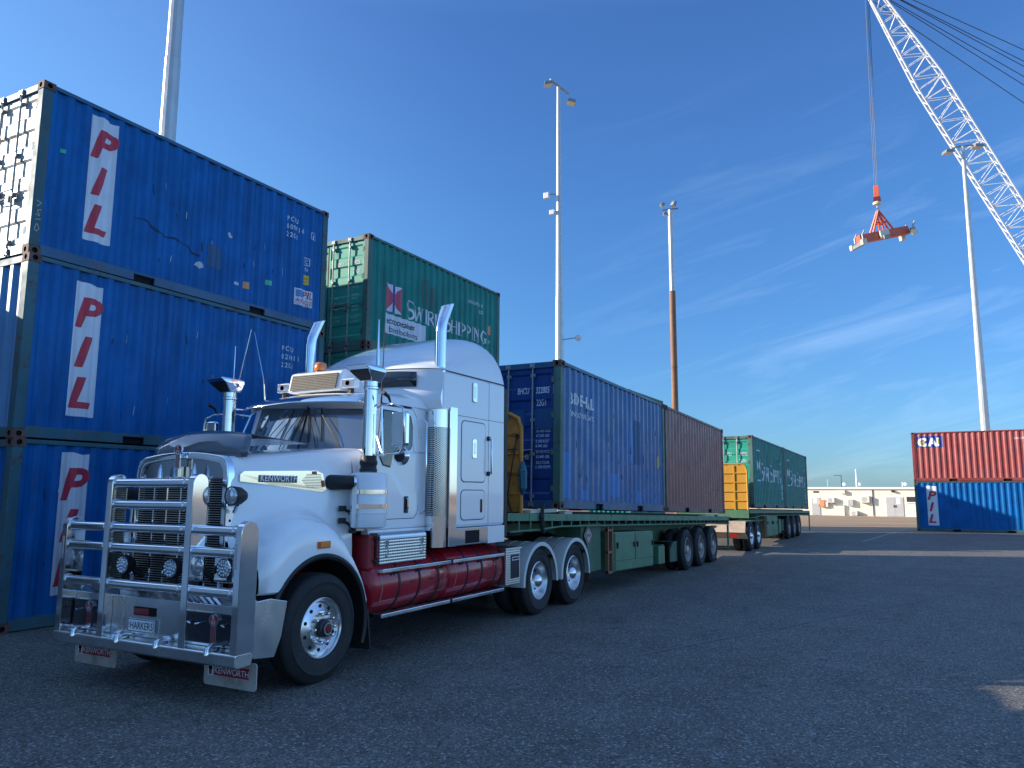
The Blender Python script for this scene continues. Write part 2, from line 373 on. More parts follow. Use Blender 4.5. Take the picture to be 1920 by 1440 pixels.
def wallbox(name, c0, c1, y0, y1, dep, m, lab, cat):
    root = B3(U(c0), 0, Zb(y1)); q = MB(); base = lambda u, o, z: BD*u + BNn*o + Vector((0,0,z)); w, h = U(c1)-U(c0), Zb(y0)-Zb(y1)
    q.hexa([base(0,0,0), base(w,0,0), base(w,dep,0), base(0,dep,0)], [base(0,0,h), base(w,0,h), base(w,dep,h), base(0,dep,h)])
    o = q.build(name, m, bevel=.01); o.location = root; return tag(o, lab, cat)
wallbox('wall_cabinet', 620, 690, 478, 530, .35, M_acbox, 'small cream cabinet high on the building wall under the eave', 'cabinet')
wallbox('vent_hood', 722, 805, 612, 705, .35, M_grey, 'grey vent hood in the middle of the building wall', 'vent')
wallbox('fire_hose_box', 300, 375, 618, 722, .35, M_orange, 'orange box on the wall right of the small grey door', 'box')
wallbox('meter_box', 378, 425, 655, 722, .28, M_white, 'white box next to the orange box on the wall', 'box')
wallbox('wall_sign', 205, 288, 492, 516, .05, M_dark, 'dark rectangular sign above the small grey door', 'sign')
wallbox('wall_pipe', 655, 668, 690, 842, .25, M_acbox, 'short cream duct standing against the foot of the wall', 'duct')
wallbox('downpipe', 1090, 1100, 470, 842, .09, M_dark, 'thin dark downpipe on the cream wall', 'downpipe')
wallbox('flood_lamp', 1380, 1430, 480, 505, .3, M_dark, 'dark lamp above the double grey doors', 'lamp')
# masts on the roof
def mast(c, cy, lab, arm=0, r=.05, dishes=0):
    root = empty('antenna_mast', tuple(B3(U(c), -2.5, 3.1)), label=lab, cat='antenna'); h = (Zb(cy)-3.1)*1.05+.1
    q = MB(); q.tube([(0,0,0),(0,0,h)], r, 8); q.build('mast', M_white if not arm else M_dark, root)
    if arm:
        q = MB(); q.tube([(0,0,h-.05), tuple(BD*-arm+Vector((0,0,h-.05)))], .03, 6); q.build('arm', M_dark, root)
    if dishes:
        q = MB(); a = BD*.25+Vector((0,0,.35)); q.lathe([(0,-.02),(.18,0),(.2,.05)], tuple(a), 'x', 12); q.build('dish', M_white, root)
    return root
mast(812, 190, 'tall white antenna mast with a camera head on the building roof', 0, .09, 1)
mast(578, 270, 'dark mast with a side arm on the left part of the building roof', .75, .04, 1)
mast(365, 330, 'thin pale whip antenna near the left end of the building roof', 0, .018)
mast(1515, 372, 'short antenna on the right part of the building roof', 0, .05, 1)

# ---------------------------------------------------------------- light poles
M_galv = mat('galvanised_steel', (.50,.51,.50), .42, metal=.55, noise=.08, nscale=2, rough_var=.08)
M_galvd = mat('dull_steel', (.30,.31,.31), .5, metal=.5, noise=.1)
M_rustcol = mat('rust_brown_pole_paint', (.24,.115,.06), .6, noise=.2, nscale=1.5)
M_lens = mat('lamp_lens', (.8,.8,.72), .25); M_ptop = mat('pale_housing', (.68,.69,.68), .4)
def lightpole(x, y, h, r0, r1, lab, n=12):
    root = empty('light_pole', (x, y, 0), label=lab, cat='light pole', group='tall light poles around the yard')
    q = MB(); rs = [r0, r0+(r1-r0)*.45, r0+(r1-r0)*.45-.012, r1]; zs = [0, h*.5, h*.501, h]
    q.loft([[ (r*cos(2*pi*k/n), r*sin(2*pi*k/n), z) for k in range(n)] for r, z in zip(rs, zs)])
    q.build('pole', M_galv, root)
    q = MB(); q.lathe([(r0*1.7,0),(r0*1.7,.04),(r0*1.05,.05)], (0,0,0), 'z', 16); q.build('base_plate', M_galvd, root)
    return root
def floodlamp(root, cx, cy, cz, ang, tilt, s=.5, m=None, lens=True):
    R_ = Matrix.Rotation(ang, 3, 'Z') @ Matrix.Rotation(tilt, 3, 'Y'); xf = lambda v: tuple(R_ @ Vector(v) + Vector((cx, cy, cz)))
    q = MB(xf); q.hexa([(-s*.5,-s*.5,-.09),(s*.5,-s*.5,-.09),(s*.5,s*.5,-.09),(-s*.5,s*.5,-.09)], [(-s*.36,-s*.4,.13),(s*.36,-s*.4,.13),(s*.36,s*.4,.13),(-s*.36,s*.4,.13)])
    lp = q.build('lamp_head', m or M_galvd, root, bevel=.02)
    if lens:
        q = MB(xf); q.box(-s*.43, s*.43, -s*.43, s*.43, -.105, -.092); q.build('lens', M_lens, lp)
    return lp
p1 = lightpole(12.28, 16.6, 26, .225, .15, 'thick steel light pole rising behind the near blue container stack')
p2 = lightpole(40.63, 18.54, 26.85, .32, .11, 'tall steel light pole with twin lamps and cameras behind the trailer containers')
t = MB(); t.tube([(-1.0,.1,26.75),(1.0,-.2,26.75)], .07, 8); t.build('cross_arm', M_galvd, p2)
floodlamp(p2, -1.0, .25, 26.5, 2.1, .15, .5); floodlamp(p2, 1.15, -.35, 26.2, 2.1, -.2, .6)
def pbox(root, nm, x, y, z, sx, sy, sz, m):
    q = MB(); q.box(x-sx, x+sx, y-sy, y+sy, z-sz, z+sz); return q.build(nm, m, root, bevel=.02)
BV = Vector((-.47,.88,0))
t = MB(); t.tube([(0,0,19.8), tuple(BV*.66+Vector((0,0,19.8)))], .03, 6); t.build('bracket_arm', M_galvd, p2); pbox(p2, 'camera_housing', -.35, .66, 19.7, .10,.17,.18, M_ptop)
pbox(p2, 'camera_housing', -.19, .36, 18.65, .09,.16,.14, M_ptop)
t = MB(); t.tube([(0,0,10.8),(.45,-.86,10.95)], .03, 6); t.build('bracket_arm', M_galvd, p2); t = MB(); t.lathe([(.02,-.1),(.17,-.04),(.2,.1),(.05,.16)], (.49,-.96,10.95), 'x', 12); t.build('dish_antenna', M_ptop, p2)
p3 = lightpole(47.86, 13.78, 20.4, .20, .17, 'steel pole with a rust brown middle section and small floodlights')
t = MB()
t.lathe([(.215,.3),(.205,14.9)], (0,0,0), 'z', 16, False); t.lathe([(.222,9.85),(.222,9.97)], (0,0,0), 'z', 16, False); t.build('brown_sleeve', M_rustcol, p3)
t = MB(); t.tube([(-.22,.5,20.42),(.24,-.45,20.52)], .05, 6); t.build('cross_arm', M_galvd, p3)
floodlamp(p3, .15, -.2, 20.85, 2.6, 1.15, .38); floodlamp(p3, -.25, .45, 20.75, 2.3, .9, .32); floodlamp(p3, -.12, .32, 20.15, 2.1, -.2, .26)
p4 = lightpole(57.28, -3.56, 25, .31, .12, 'tall steel light pole with two lamps in front of the white crane boom')
t = MB(); t.tube([(-.40,.72,24.75),(-.2,.4,24.98),(.2,-.4,25.1),(.40,-.72,25.1)], .055, 8); t.build('cross_arm', M_galvd, p4)
floodlamp(p4, -.48, .9, 24.6, 2.1, .12, .62); floodlamp(p4, .45, -.85, 25.0, 2.1, .05, .66)

# ---------------------------------------------------------------- lattice crane
M_cw = mat('white_crane_paint', (.78,.79,.80), .4, noise=.05); M_cable = mat('steel_cable', (.05,.055,.06), .5, metal=.3)
M_or = mat('orange_red_paint', (.72,.13,.06), .45, noise=.12, dirt=(.2,.07,.04), dirt_amt=.3); M_cr = mat('cream_block', (.72,.68,.52), .5, noise=.1)
crane = empty('lattice_boom_crane', (90, -22, 0), label='white lattice boom of a crane slanting across the upper right of the sky', cat='crane')
CO = Vector((90,-22,0))
TIP = Vector((64.0, 1.6, 42.6)) ; DN = (Vector((72.3,-8.7,21.0)) - Vector((63.9, 1.4, 41.3))).normalized()
LB = 47.0; FOOT = TIP + DN*LB
side = DN.cross(Vector((-.90,-.13,-.38))).normalized(); nrm = side.cross(DN).normalized()   # side: across the picture, nrm: towards viewer
def bw(s): return .36 + (.98-.36)*min(1, s/9.0) if s < 9 else (.98 if s < LB-7 else .98 - .5*(s-LB+7)/7)
def bp(s, i, j): return TIP + DN*s + side*(i*bw(s)) + nrm*(j*bw(s)*.8) - CO
q = MB()
sts = [s*1.02 for s in range(int(LB/1.02)+1)]
for i in (-1,1):
    for j in (-1,1): q.tube([bp(0,i,j), bp(9,i,j), bp(LB-7,i,j), bp(LB,i,j)], .075, 7)
q.build('boom_chords', M_cw, crane)
q = MB()
for a, s in enumerate(sts[:-1]):
    s2 = sts[a+1]
    for j in (-1,1):
        q.tube([bp(s,-1,j), bp(s,1,j)], .028, 5)
        q.tube([bp(s,-1,j), bp(s2,1,j)] if (a % 2) else [bp(s,1,j), bp(s2,-1,j)], .03, 5)
    for i in (-1,1):
        q.tube([bp(s,i,-1), bp((s+s2)/2,i,1)], .04, 5); q.tube([bp((s+s2)/2,i,1), bp(s2,i,-1)], .04, 5)
q.build('boom_lacing', M_cw, crane)
q = MB(); q.box(-.6,.6,-.6,.6,-.5,.5); hd = q.build('boom_head', M_cw, crane, bevel=.1); hd.location = TIP - CO - DN*.5; hd.rotation_euler = (0,.5,.6)
PT = Vector((93.5,-27.5,33)) # gantry end of the pendants (out of view)
for k, (a, b) in enumerate([((0,0,.3),(0,0,0)),((.3,-.3,.2),(0,.7,-.1)),((0,0,-.1),(0,0,-2.0)),((.3,-.3,-.3),(0,.8,-2.4)),((0,0,-1.1),(0,0,-5.2)),((.2,.2,.9),(0,0,1.5))]):
    q = MB(); q.tube([TIP + Vector(a) - CO, PT + Vector(b)*1.6 - CO], .032, 5); q.build('pendant_cable', M_cable, crane)
# ropes, hook block and spreader
HB = Vector((63.55, 2.0, 25.6))
sp = empty('crane_spreader', tuple(HB), label='orange red container spreader frame hanging from the crane hook', cat='spreader')
q = MB(); top = TIP + DN*.6
for k, (a, b) in enumerate([((-1.25,2.0,2),(-.12,.1,0)),((-1.05,1.65,2),(.0,.0,0)),((-.95,1.45,2),(.10,-.1,0))]):
    q.tube([Vector((b[0], b[1], 0)), Vector((62.9,1.45,43.5)) + Vector((a[0]*.3+.3, a[1]*.5-.6, 0)) - HB], .02, 5)
q.build('hoist_ropes', M_cable, crane).location = HB - CO
S1, S2 = Vector((62.7, 4.0, 20.75)), Vector((65.9, -.55, 21.95))
ax = (S2-S1).normalized(); axl = (S2-S1).length; sd_ = Vector((0,0,1)).cross(ax).normalized(); upv = ax.cross(sd_).normalized(); mid = (S1+S2)/2 - HB
def L3(a, b, c): return mid + ax*a + sd_*b + upv*c
def lbox(a0,a1,b0,b1,c0,c1,nm,m,par,bevel=.03):
    q = MB(); q.hexa([L3(a0,b0,c0),L3(a1,b0,c0),L3(a1,b1,c0),L3(a0,b1,c0)],[L3(a0,b0,c1),L3(a1,b0,c1),L3(a1,b1,c1),L3(a0,b1,c1)]); return q.build(nm, m, par, bevel=bevel)
h = axl/2*.88
lbox(-h+.15,h-.1,-.32,.32,-.05,.62,'main_beam',M_or,sp); 
lbox(-h-.1,-h+.25,-.85,.85,-.32,-.02,'end_beam',M_galvd,sp); lbox(h-.2,h+.15,-.85,.85,-.02,.32,'end_beam',M_galvd,sp)
for a in (-h+.05, h-.05):
    for b in (-.85, .85): lbox(a-.22,a+.22,b-.18,b+.18,-.32,.10,'twistlock_block',M_cr,sp)
    for b in (-.75,.45):
        q = MB(); q.tube([L3(a+.05,b,.1), L3(a+.08,b,.5), L3(a+.3,b-.1,.8)], .07, 6); q.build('guide_arm', M_galvd, sp)
lbox(-.55,.35,-.58,-.33,-.05,.60,'power_unit',M_cr,sp,.08); lbox(-.4,.2,-.75,-.59,-.2,.15,'drive_motor',M_galvd,sp,.05)
q = MB(); apex = Vector((.02,.0,-2.1))
for b in (-.28,.28):
    q.tube([L3(-.95,b,.6), apex+sd_*b*.4+Vector((0,0,0))], .09, 6); q.tube([L3(.95,b,.6), apex+sd_*b*.4], .09, 6); q.tube([L3(.05,b,.6), apex+sd_*b*.4], .08, 6)
    q.tube([L3(-.55,b,1.35), L3(.55,b,1.25)], .07, 6)
q.build('lifting_frame', M_or, sp)
sp.scale = (.88,.88,.96)
hk = empty('crane_hook_block', tuple(HB), label='orange hook block on the ropes above the spreader', cat='hook block')
q = MB(); q.prism([(-.16,0),(.16,0),(.34,-.75),(.34,-1.0),(-.34,-1.0),(-.34,-.75)], 'y', -.2, .2); q.build('block_cheeks', M_or, hk, bevel=.02)
q = MB(); q.box(-.32,.32,-.3,.3,-1.3,-.98); q.build('block_band', mat('dark_red_paint', (.16,.02,.02), .5), hk, bevel=.03)
q = MB(); q.lathe([(.1,-1.62),(.32,-1.55),(.36,-1.4),(.25,-1.3)], (0,0,0), 'z', 14); q.build('swivel', M_cr, hk, smooth=40); hk.scale = (.9,.9,.98)
q = MB(); q.tube([(0,0,-1.55),(0,0,-1.8),(.14,0,-1.9),(.16,0,-2.05),(.02,0,-2.18),(-.12,0,-2.1)], .07, 8); q.build('hook', M_galvd, hk, smooth=40)
# ================================================================ SHIPPING CONTAINERS
CL, CW, CH = 6.058, 2.438, 2.591
def paint(name, c, **k):
    a = dict(rough=.42, noise=.16, nscale=1.6, dirt=(.10,.075,.055), dirt_amt=.30, streak=True, dscale=1.2, fade=.30, rough_var=.1, spec=.4); a.update(k)
    return mat(name, c, **a)
P_BLUE = paint('container_blue', (.0,.115,.36), fade=.0, dirt=(.0,.05,.12), dirt_amt=.5, rust=.03, spec=.18, noise=.22); P_BLUE2 = paint('container_blue_scuffed', (.012,.105,.33), fade=.5, dirt_amt=.45, rust=.15)
P_GREEN = paint('container_green', (.0,.205,.17), fade=.0, dirt=(.01,.08,.06), dirt_amt=.5, spec=.22, noise=.2); P_GDOOR = paint('sunlit_green_door', (.03,.36,.24), fade=.25)  # door green made paler than the sides, sunlight put into its colour
P_OUT = paint('pale_grey_container', (.55,.57,.58), fade=0)
P_MAROON = paint('container_maroon', (.23,.052,.045), fade=.15, dirt_amt=.3, rust=.1, rough=.34, spec=.6)
P_RED = paint('container_red', (.33,.055,.05), fade=.35); P_LIGHTD = paint('weathered_white_door', (.40,.44,.45), dirt=(.22,.20,.15), dirt_amt=.45, fade=0)
P_PALEB = paint('faded_blue_wall', (.10,.27,.50), fade=.5)
P_TEALRUST = paint('worn_teal_frame', (.03,.12,.15), rust=.5, dirt_amt=.55, rough=.6); P_BLUEFR = paint('worn_blue_frame', (.02,.10,.20), rust=.28, dirt_amt=.5)
P_GREENFR = paint('worn_green_frame', (.07,.16,.13), rust=.45, dirt_amt=.6, rough=.6, fade=.6); P_CREAMFR = paint('bleached_post', (.40,.36,.24), rust=.5, dirt_amt=.7, rough=.7, fade=.6)
P_REDFR = paint('red_frame', (.26,.045,.04), rust=.2); P_MARFR = paint('maroon_frame', (.14,.06,.06), rust=.35, dirt_amt=.6)
M_cast = mat('rusty_casting', (.14,.075,.055), .75, noise=.4, nscale=9, bump=.4, bscale=40); M_hole = mat('hole_dark', (.006,.005,.006), .9)
M_rod = mat('galvanised_rod', (.30,.31,.31), .45, metal=.5, noise=.25, nscale=6); M_seal = mat('door_seal', (.02,.02,.02), .7)
M_ltr = mat('white_lettering', (.74,.76,.78), .55, noise=.12, nscale=6, dirt=(.3,.35,.4), dirt_amt=.4, dscale=7); M_pilred = mat('red_lettering', (.52,.025,.055), .5, noise=.08, nscale=5)
M_stick = mat('white_vinyl_panel', (.66,.70,.76), .4, noise=.06, nscale=3, dirt=(.33,.35,.37), dirt_amt=.45, streak=True, dscale=.8); M_black = mat('black_lettering', (.012,.012,.02), .6)
M_navy = mat('navy_print', (.01,.03,.22), .5); M_pink = mat('faded_red_print', (.55,.06,.11), .5); M_yel = mat('yellow_sticker', (.72,.47,.03), .5); M_org = mat('orange_sticker', (.78,.32,.12), .6)
M_patch = mat('fresh_blue_patch', (.01,.17,.46), .4); M_patch2 = mat('dull_blue_patch', (.012,.08,.20), .5); M_scuff = mat('scuff', (.5,.52,.54), .7, noise=.3, nscale=20); M_grst = mat('green_sticker', (.05,.5,.3), .5)
PIT, F1, F2 = .278, .072, .068
def prof_breaks(x0, x1):
    n = int(round((x1-x0)/PIT)); pit = (x1-x0)/n; k = pit/PIT; out = []
    for i in range(n):
        b = x0+i*pit; out += [(b, 0), (b+F1*k*.5, 0), (b+(F1*.5+F2)*k, 1), (b+(F1*.5+F2+.070)*k, 1), (b+(F1*.5+2*F2+.07)*k, 0)]
    out.append((x1, 0)); return out
PB = prof_breaks(.16, CL-.16); PBX = [b for b, _ in PB]; PE = prof_breaks(.17, CW-.17)
DEP0, DEPTH = .020, .036
def prof_y(br, x, depth=DEPTH):
    if x <= br[0][0]: return DEP0
    for (a, da), (b, db) in zip(br, br[1:]):
        if x <= b: return DEP0 + depth*(da+(db-da)*((x-a)/(b-a) if b > a else 0))
    return DEP0
def oval(cx, cz, a, b, n=14): return [(cx+a*cos(2*pi*i/n+.1), cz+b*sin(2*pi*i/n+.1)) for i in range(n)]
def holed(q, P, w, h, a, b, n=16, d=.035):
    """plate w x h with an oval hole; P(u,v,depth)->3D"""
    out = []
    for i in range(n):
        t = 2*pi*i/n; c, s_ = cos(t), sin(t); k = 1/max(abs(c), abs(s_)); out.append((w/2+c*k*w/2, h/2+s_*k*h/2))
    inn = [(w/2+a*cos(2*pi*i/n), h/2+b*sin(2*pi*i/n)) for i in range(n)]
    vs = [P(u, v, 0) for u, v in out]+[P(u, v, 0) for u, v in inn]+[P(u, v, d) for u, v in inn]
    fs = [(i, (i+1) % n, n+(i+1) % n, n+i) for i in range(n)]
    q.mi = 0; q.add(vs, fs); q.mi = 1; q.add(vs, [(n+i, n+(i+1) % n, 2*n+(i+1) % n, 2*n+i) for i in range(n)] + [tuple(range(2*n, 3*n))]); q.mi = 0
_cast = None
def casting_mesh():
    global _cast
    q = MB(); cx, cy, cz = .178, .162, .118   # open box: holed faces on -x and -y sides, plain elsewhere
    holed(q, lambda u, v, d: (u, d, v), cx, cz, .040, .026+.012); holed(q, lambda u, v, d: (d, cy-u, v), cy, cz, .032, .04)
    q.add([(0,0,0),(cx,0,0),(cx,cy,0),(0,cy,0),(0,0,cz),(cx,0,cz),(cx,cy,cz),(0,cy,cz)], [(0,3,2,1),(4,5,6,7),(1,2,6,5),(2,3,7,6)])
    _cast = q.build('corner_casting', [M_cast, M_hole]); me = _cast.data; bpy.data.objects.remove(_cast); _cast = me
casting_mesh()
def container(lab, P, PF=None, PD=None, x=0, y=0, z=0, yaw=0, pitch=0, doors='near', name='shipping_container', post=None, group=None, full=True):
    PF = PF or P; PD = PD or P; post = post or PF
    r = empty(name, (x, y, z), yaw, pitch, lab, 'shipping container', group)
    # corrugated long sides
    for s in (0, 1):
        q = MB(); n = len(PB); yy = [DEP0+DEPTH*d for _, d in PB]
        if s: yy = [CW-v for v in yy]
        z0, z1 = .155, CH-.06
        q.add([(b, v, z0) for (b, _), v in zip(PB, yy)]+[(b, v, z1) for (b, _), v in zip(PB, yy)], [(i, i+1, n+i+1, n+i) for i in range(n-1)])
        q.build('side_panel', P, r)
    # frame: posts and rails
    e = .004
    for xx in (0, CL-.16):
        for yy in (0, CW-.15): q = MB(); q.box(xx+e, xx+.16-e, yy+e, yy+.15-e, .118, CH-.118); q.build('corner_post', post, r, bevel=.012)
    q = MB()
    for s in (0, 1):
        a, b = (e+.004, .065) if s == 0 else (CW-.065, CW-e-.004)
        q.box(.16, CL-.16, a, b, CH-.075, CH-.012)
    for xx in (0, CL-.14): q.box(xx+e+.006, xx+.13, .15, CW-.15, CH-.125, CH-.02)
    q.build('top_rails', PF, r, bevel=.008)
    q = MB(); pk = (1.65, 2.02, CL-2.02, CL-1.65)
    for s in (0, 1):
        a, b = (e+.004, .05) if s == 0 else (CW-.05, CW-e-.004)
        segs = [(.16, pk[0]), (pk[1], pk[2]), (pk[3], CL-.16)]
        for u, v in segs: q.box(u, v, a, b, .012, .158)
        for u, v in ((pk[0], pk[1]), (pk[2], pk[3])): q.box(u, v, a, b, .118, .158)
        q.box(.16, CL-.16, a+.018 if s == 0 else a-.02, b+.02 if s == 0 else b-.018, .158, .172)
    for xx in (0, CL-.14): q.box(xx+e+.006, xx+.13, .16, CW-.16, .012, .15)
    q.build('bottom_rails', PF, r, bevel=.006)
    q = MB(); q.box(.1, CL-.1, .06, CW-.06, .115, .14); q.mi = 1
    q.box(pk[0]+.01, pk[1]-.01, .07, CW-.07, .02, .114); q.box(pk[2]+.01, pk[3]-.01, .07, CW-.07, .02, .114); q.build('floor_pan', [PF, M_hole], r)
    # roof, gently corrugated across
    q = MB(); xs = [.05+i*.11 for i in range(int((CL-.1)/.11)+1)]; n = len(xs)
    q.add([(v, .03, CH-.032+(.010 if i % 2 else 0)) for i, v in enumerate(xs)]+[(v, CW-.03, CH-.032+(.010 if i % 2 else 0)) for i, v in enumerate(xs)], [(i, i+1, n+i+1, n+i) for i in range(n-1)])
    q.build('roof_panel', P, r)
    # corner castings
    for ix in (0, 1):
        for iy in (0, 1):
            for iz in (0, 1):
                o = bpy.data.objects.new('corner_casting', _cast); COL.objects.link(o); o.parent = r
                o.scale = (-1 if ix else 1, -1 if iy else 1, 1); o.location = (CL if ix else 0, CW if iy else 0, CH-.118 if iz else 0)
    # ends
    def endwall(xx, sg):
        q = MB(); n = len(PE); xv = [xx+sg*(DEP0+.045*d) for _, d in PE]
        q.add([(v, b, .15) for (b, _), v in zip(PE, xv)]+[(v, b, CH-.12) for (b, _), v in zip(PE, xv)], [(i, i+1, n+i+1, n+i) for i in range(n-1)])
        q.build('end_panel', PD if xx == 0 else P, r)
    def doorend(xx, sg):
        T = lambda d: xx+sg*d
        for k in (0, 1):
            y0, y1 = (.155, CW/2-.008) if k == 0 else (CW/2+.008, CW-.155)
            q = MB(); zs = [.155]; prof = [(.155, 0)]
            nb = 5; zz0, zz1 = .155, CH-.13; hb = (zz1-zz0)/nb
            for i in range(nb):
                b = zz0+i*hb; prof += [(b+hb*.22, 0), (b+hb*.30, 1), (b+hb*.74, 1), (b+hb*.82, 0)]
            prof.append((zz1, 0)); n = len(prof)
            # flat stiles around a pressed centre
            ya, yb = y0+.055, y1-.055
            q.add([(T(.045+.022*d), ya, b) for b, d in prof]+[(T(.045+.022*d), yb, b) for b, d in prof], [(i, i+1, n+i+1, n+i) for i in range(n-1)])
            q.box(T(.045), T(.075), y0, ya, zz0, zz1); q.box(T(.045), T(.075), yb, y1, zz0, zz1)
            dl = q.build('door_leaf', PD, r)
            q = MB(); q.box(T(.040), T(.06), y0-.012, y0+.004, zz0, zz1); q.box(T(.040), T(.06), y1-.004, y1+.007, zz0, zz1)
            q.box(T(.038), T(.06), y0, y1, zz1+.002, zz1+.022); q.build('door_seal', M_seal, dl)
            for i, yr in enumerate((y0+.40, y1-.17) if k == 0 else (y0+.17, y1-.40)):
                q = MB(); q.tube([(T(.006), yr, .05), (T(.006), yr, CH-.045)], .0165, 8)
                for zb in (.22, .95, 1.55, CH-.25): q.box(T(.02), T(.045), yr-.045, yr+.045, zb-.03, zb+.03); q.box(T(-.012), T(.02), yr-.026, yr+.026, zb-.022, zb+.022)
                for zb in (.075, CH-.075):
                    q.box(T(-.02), T(.012), yr-.04, yr+.04, zb-.028, zb+.028); q.box(T(-.015), T(.01), yr-.048, yr-.025, zb-.045, zb+.045); q.box(T(-.015), T(.01), yr+.025, yr+.048, zb-.045, zb+.045)
                q.build('locking_rod', M_rod, dl)
                q = MB(); zh = 1.02 if i == 0 else .90; yl = yr+(.40 if i == 0 else -.40)
                q.tube([(T(-.012), yr, zh), (T(-.02), (yr+yl)/2, zh-.01), (T(-.012), yl, zh)], .012, 6); q.box(T(-.02), T(.04), yl-.035, yl+.035, zh-.05, zh+.04); q.build('lock_handle', M_rod, dl)
            yh = y0-.01 if k == 0 else y1+.01
            for zb in (.35, .98, 1.62, 2.25): q = MB(); q.box(T(.004), T(.06), yh-.035, yh+.04 if k == 0 else yh+.035, zb-.05, zb+.05); q.build('hinge', post, dl)
    if doors == 'near': doorend(0, 1); (endwall(CL, -1) if full else None)
    else: endwall(0, 1); (doorend(CL, -1) if full else None)
    return r
def side_map(off=.004): return lambda u, v: (u, prof_y(PB, u)-off, v)
def side_decal(r, nm, ms, m, origin, off=.004): return decal(nm, ms[0], ms[1], side_map(off), m, r, cuts=PBX, origin=origin)
def side_text(r, txt, u, v, size, m=None, bold=0.0, sx=1, shear=0, align='LEFT', off=.004, spacing=1.0, nm='lettering'):
    return side_decal(r, nm, text_mesh(txt, size, bold, shear, sx, align, spacing), m or M_ltr, (u, v), off)
def door_text(r, txt, y, v, size, m=None, sx=.8, bold=.0, off=.0, nm='lettering', align='LEFT', rotate=0):
    """text reads left to right when the door is seen from outside; y = left edge (far side)"""
    vs, fs = text_mesh(txt, size, bold, 0, sx, align)
    zz0, zz1 = .155, CH-.13; hb = (zz1-zz0)/5
    def dx(z):
        t = ((z-zz0)/hb) % 1; return .045+.022*(0 if t < .22 or t > .82 else ((t-.22)/.08 if t < .3 else (1 if t < .74 else (.82-t)/.08)))
    return decal(nm, vs, fs, lambda a, b: (dx(b)-.004-off, y-a, b), m or M_ltr, r, ycuts=[zz0+i*hb+hb*k for i in range(5) for k in (.22,.30,.74,.82)], origin=(0, v))
def pil_panel(r, u=.95, v=.36, w=.44, h=1.96, sc=1.0):
    n = 24; poly = [(0,0),(w,0)]+[(w, h*.5)]+[(w, h-.01),(w*.7, h-.025),(w*.4, h+.01),(0, h)]
    side_decal(r, 'logo_panel', polyf(poly), M_stick, (u, v), .004)
    for ch, dz, px_ in (('P', 1.34, .05), ('I', .75, .13), ('L', .14, .04)):
        vs, fs = text_mesh(ch, .62, .034, .24, 1.12); side_decal(r, 'logo_letter', (vs, fs), M_pilred, (u+px_*.6-.02, v+dz), .007)
def cid(r, lines, u, v, s=.135, gap=.165, box=None):
    for i, tx in enumerate(lines): side_text(r, tx, u, v-i*gap, s, sx=.85, bold=.012, spacing=1.35)
    if box: 
        side_text(r, box, u+.70, v-gap-.03, s, sx=.9, bold=.012)
        side_decal(r, 'lettering', merge(rect(0,.15,0,.012), rect(0,.15,.14,.152), rect(0,.012,0,.15), rect(.138,.15,0,.15)), M_ltr, (u+.66, v-gap-.05))
def tri_mark(r, u, v):
    side_decal(r, 'lettering', merge(rect(0,.16,.15,.165), rect(0,.16,.0,.015), rect(0,.015,0,.16), rect(.145,.16,0,.16)), M_ltr, (u, v)); side_text(r, 'C', u+.045, v+.04, .12, bold=.01); side_text(r, '70', u+.03, v-.12, .11, sx=.9)
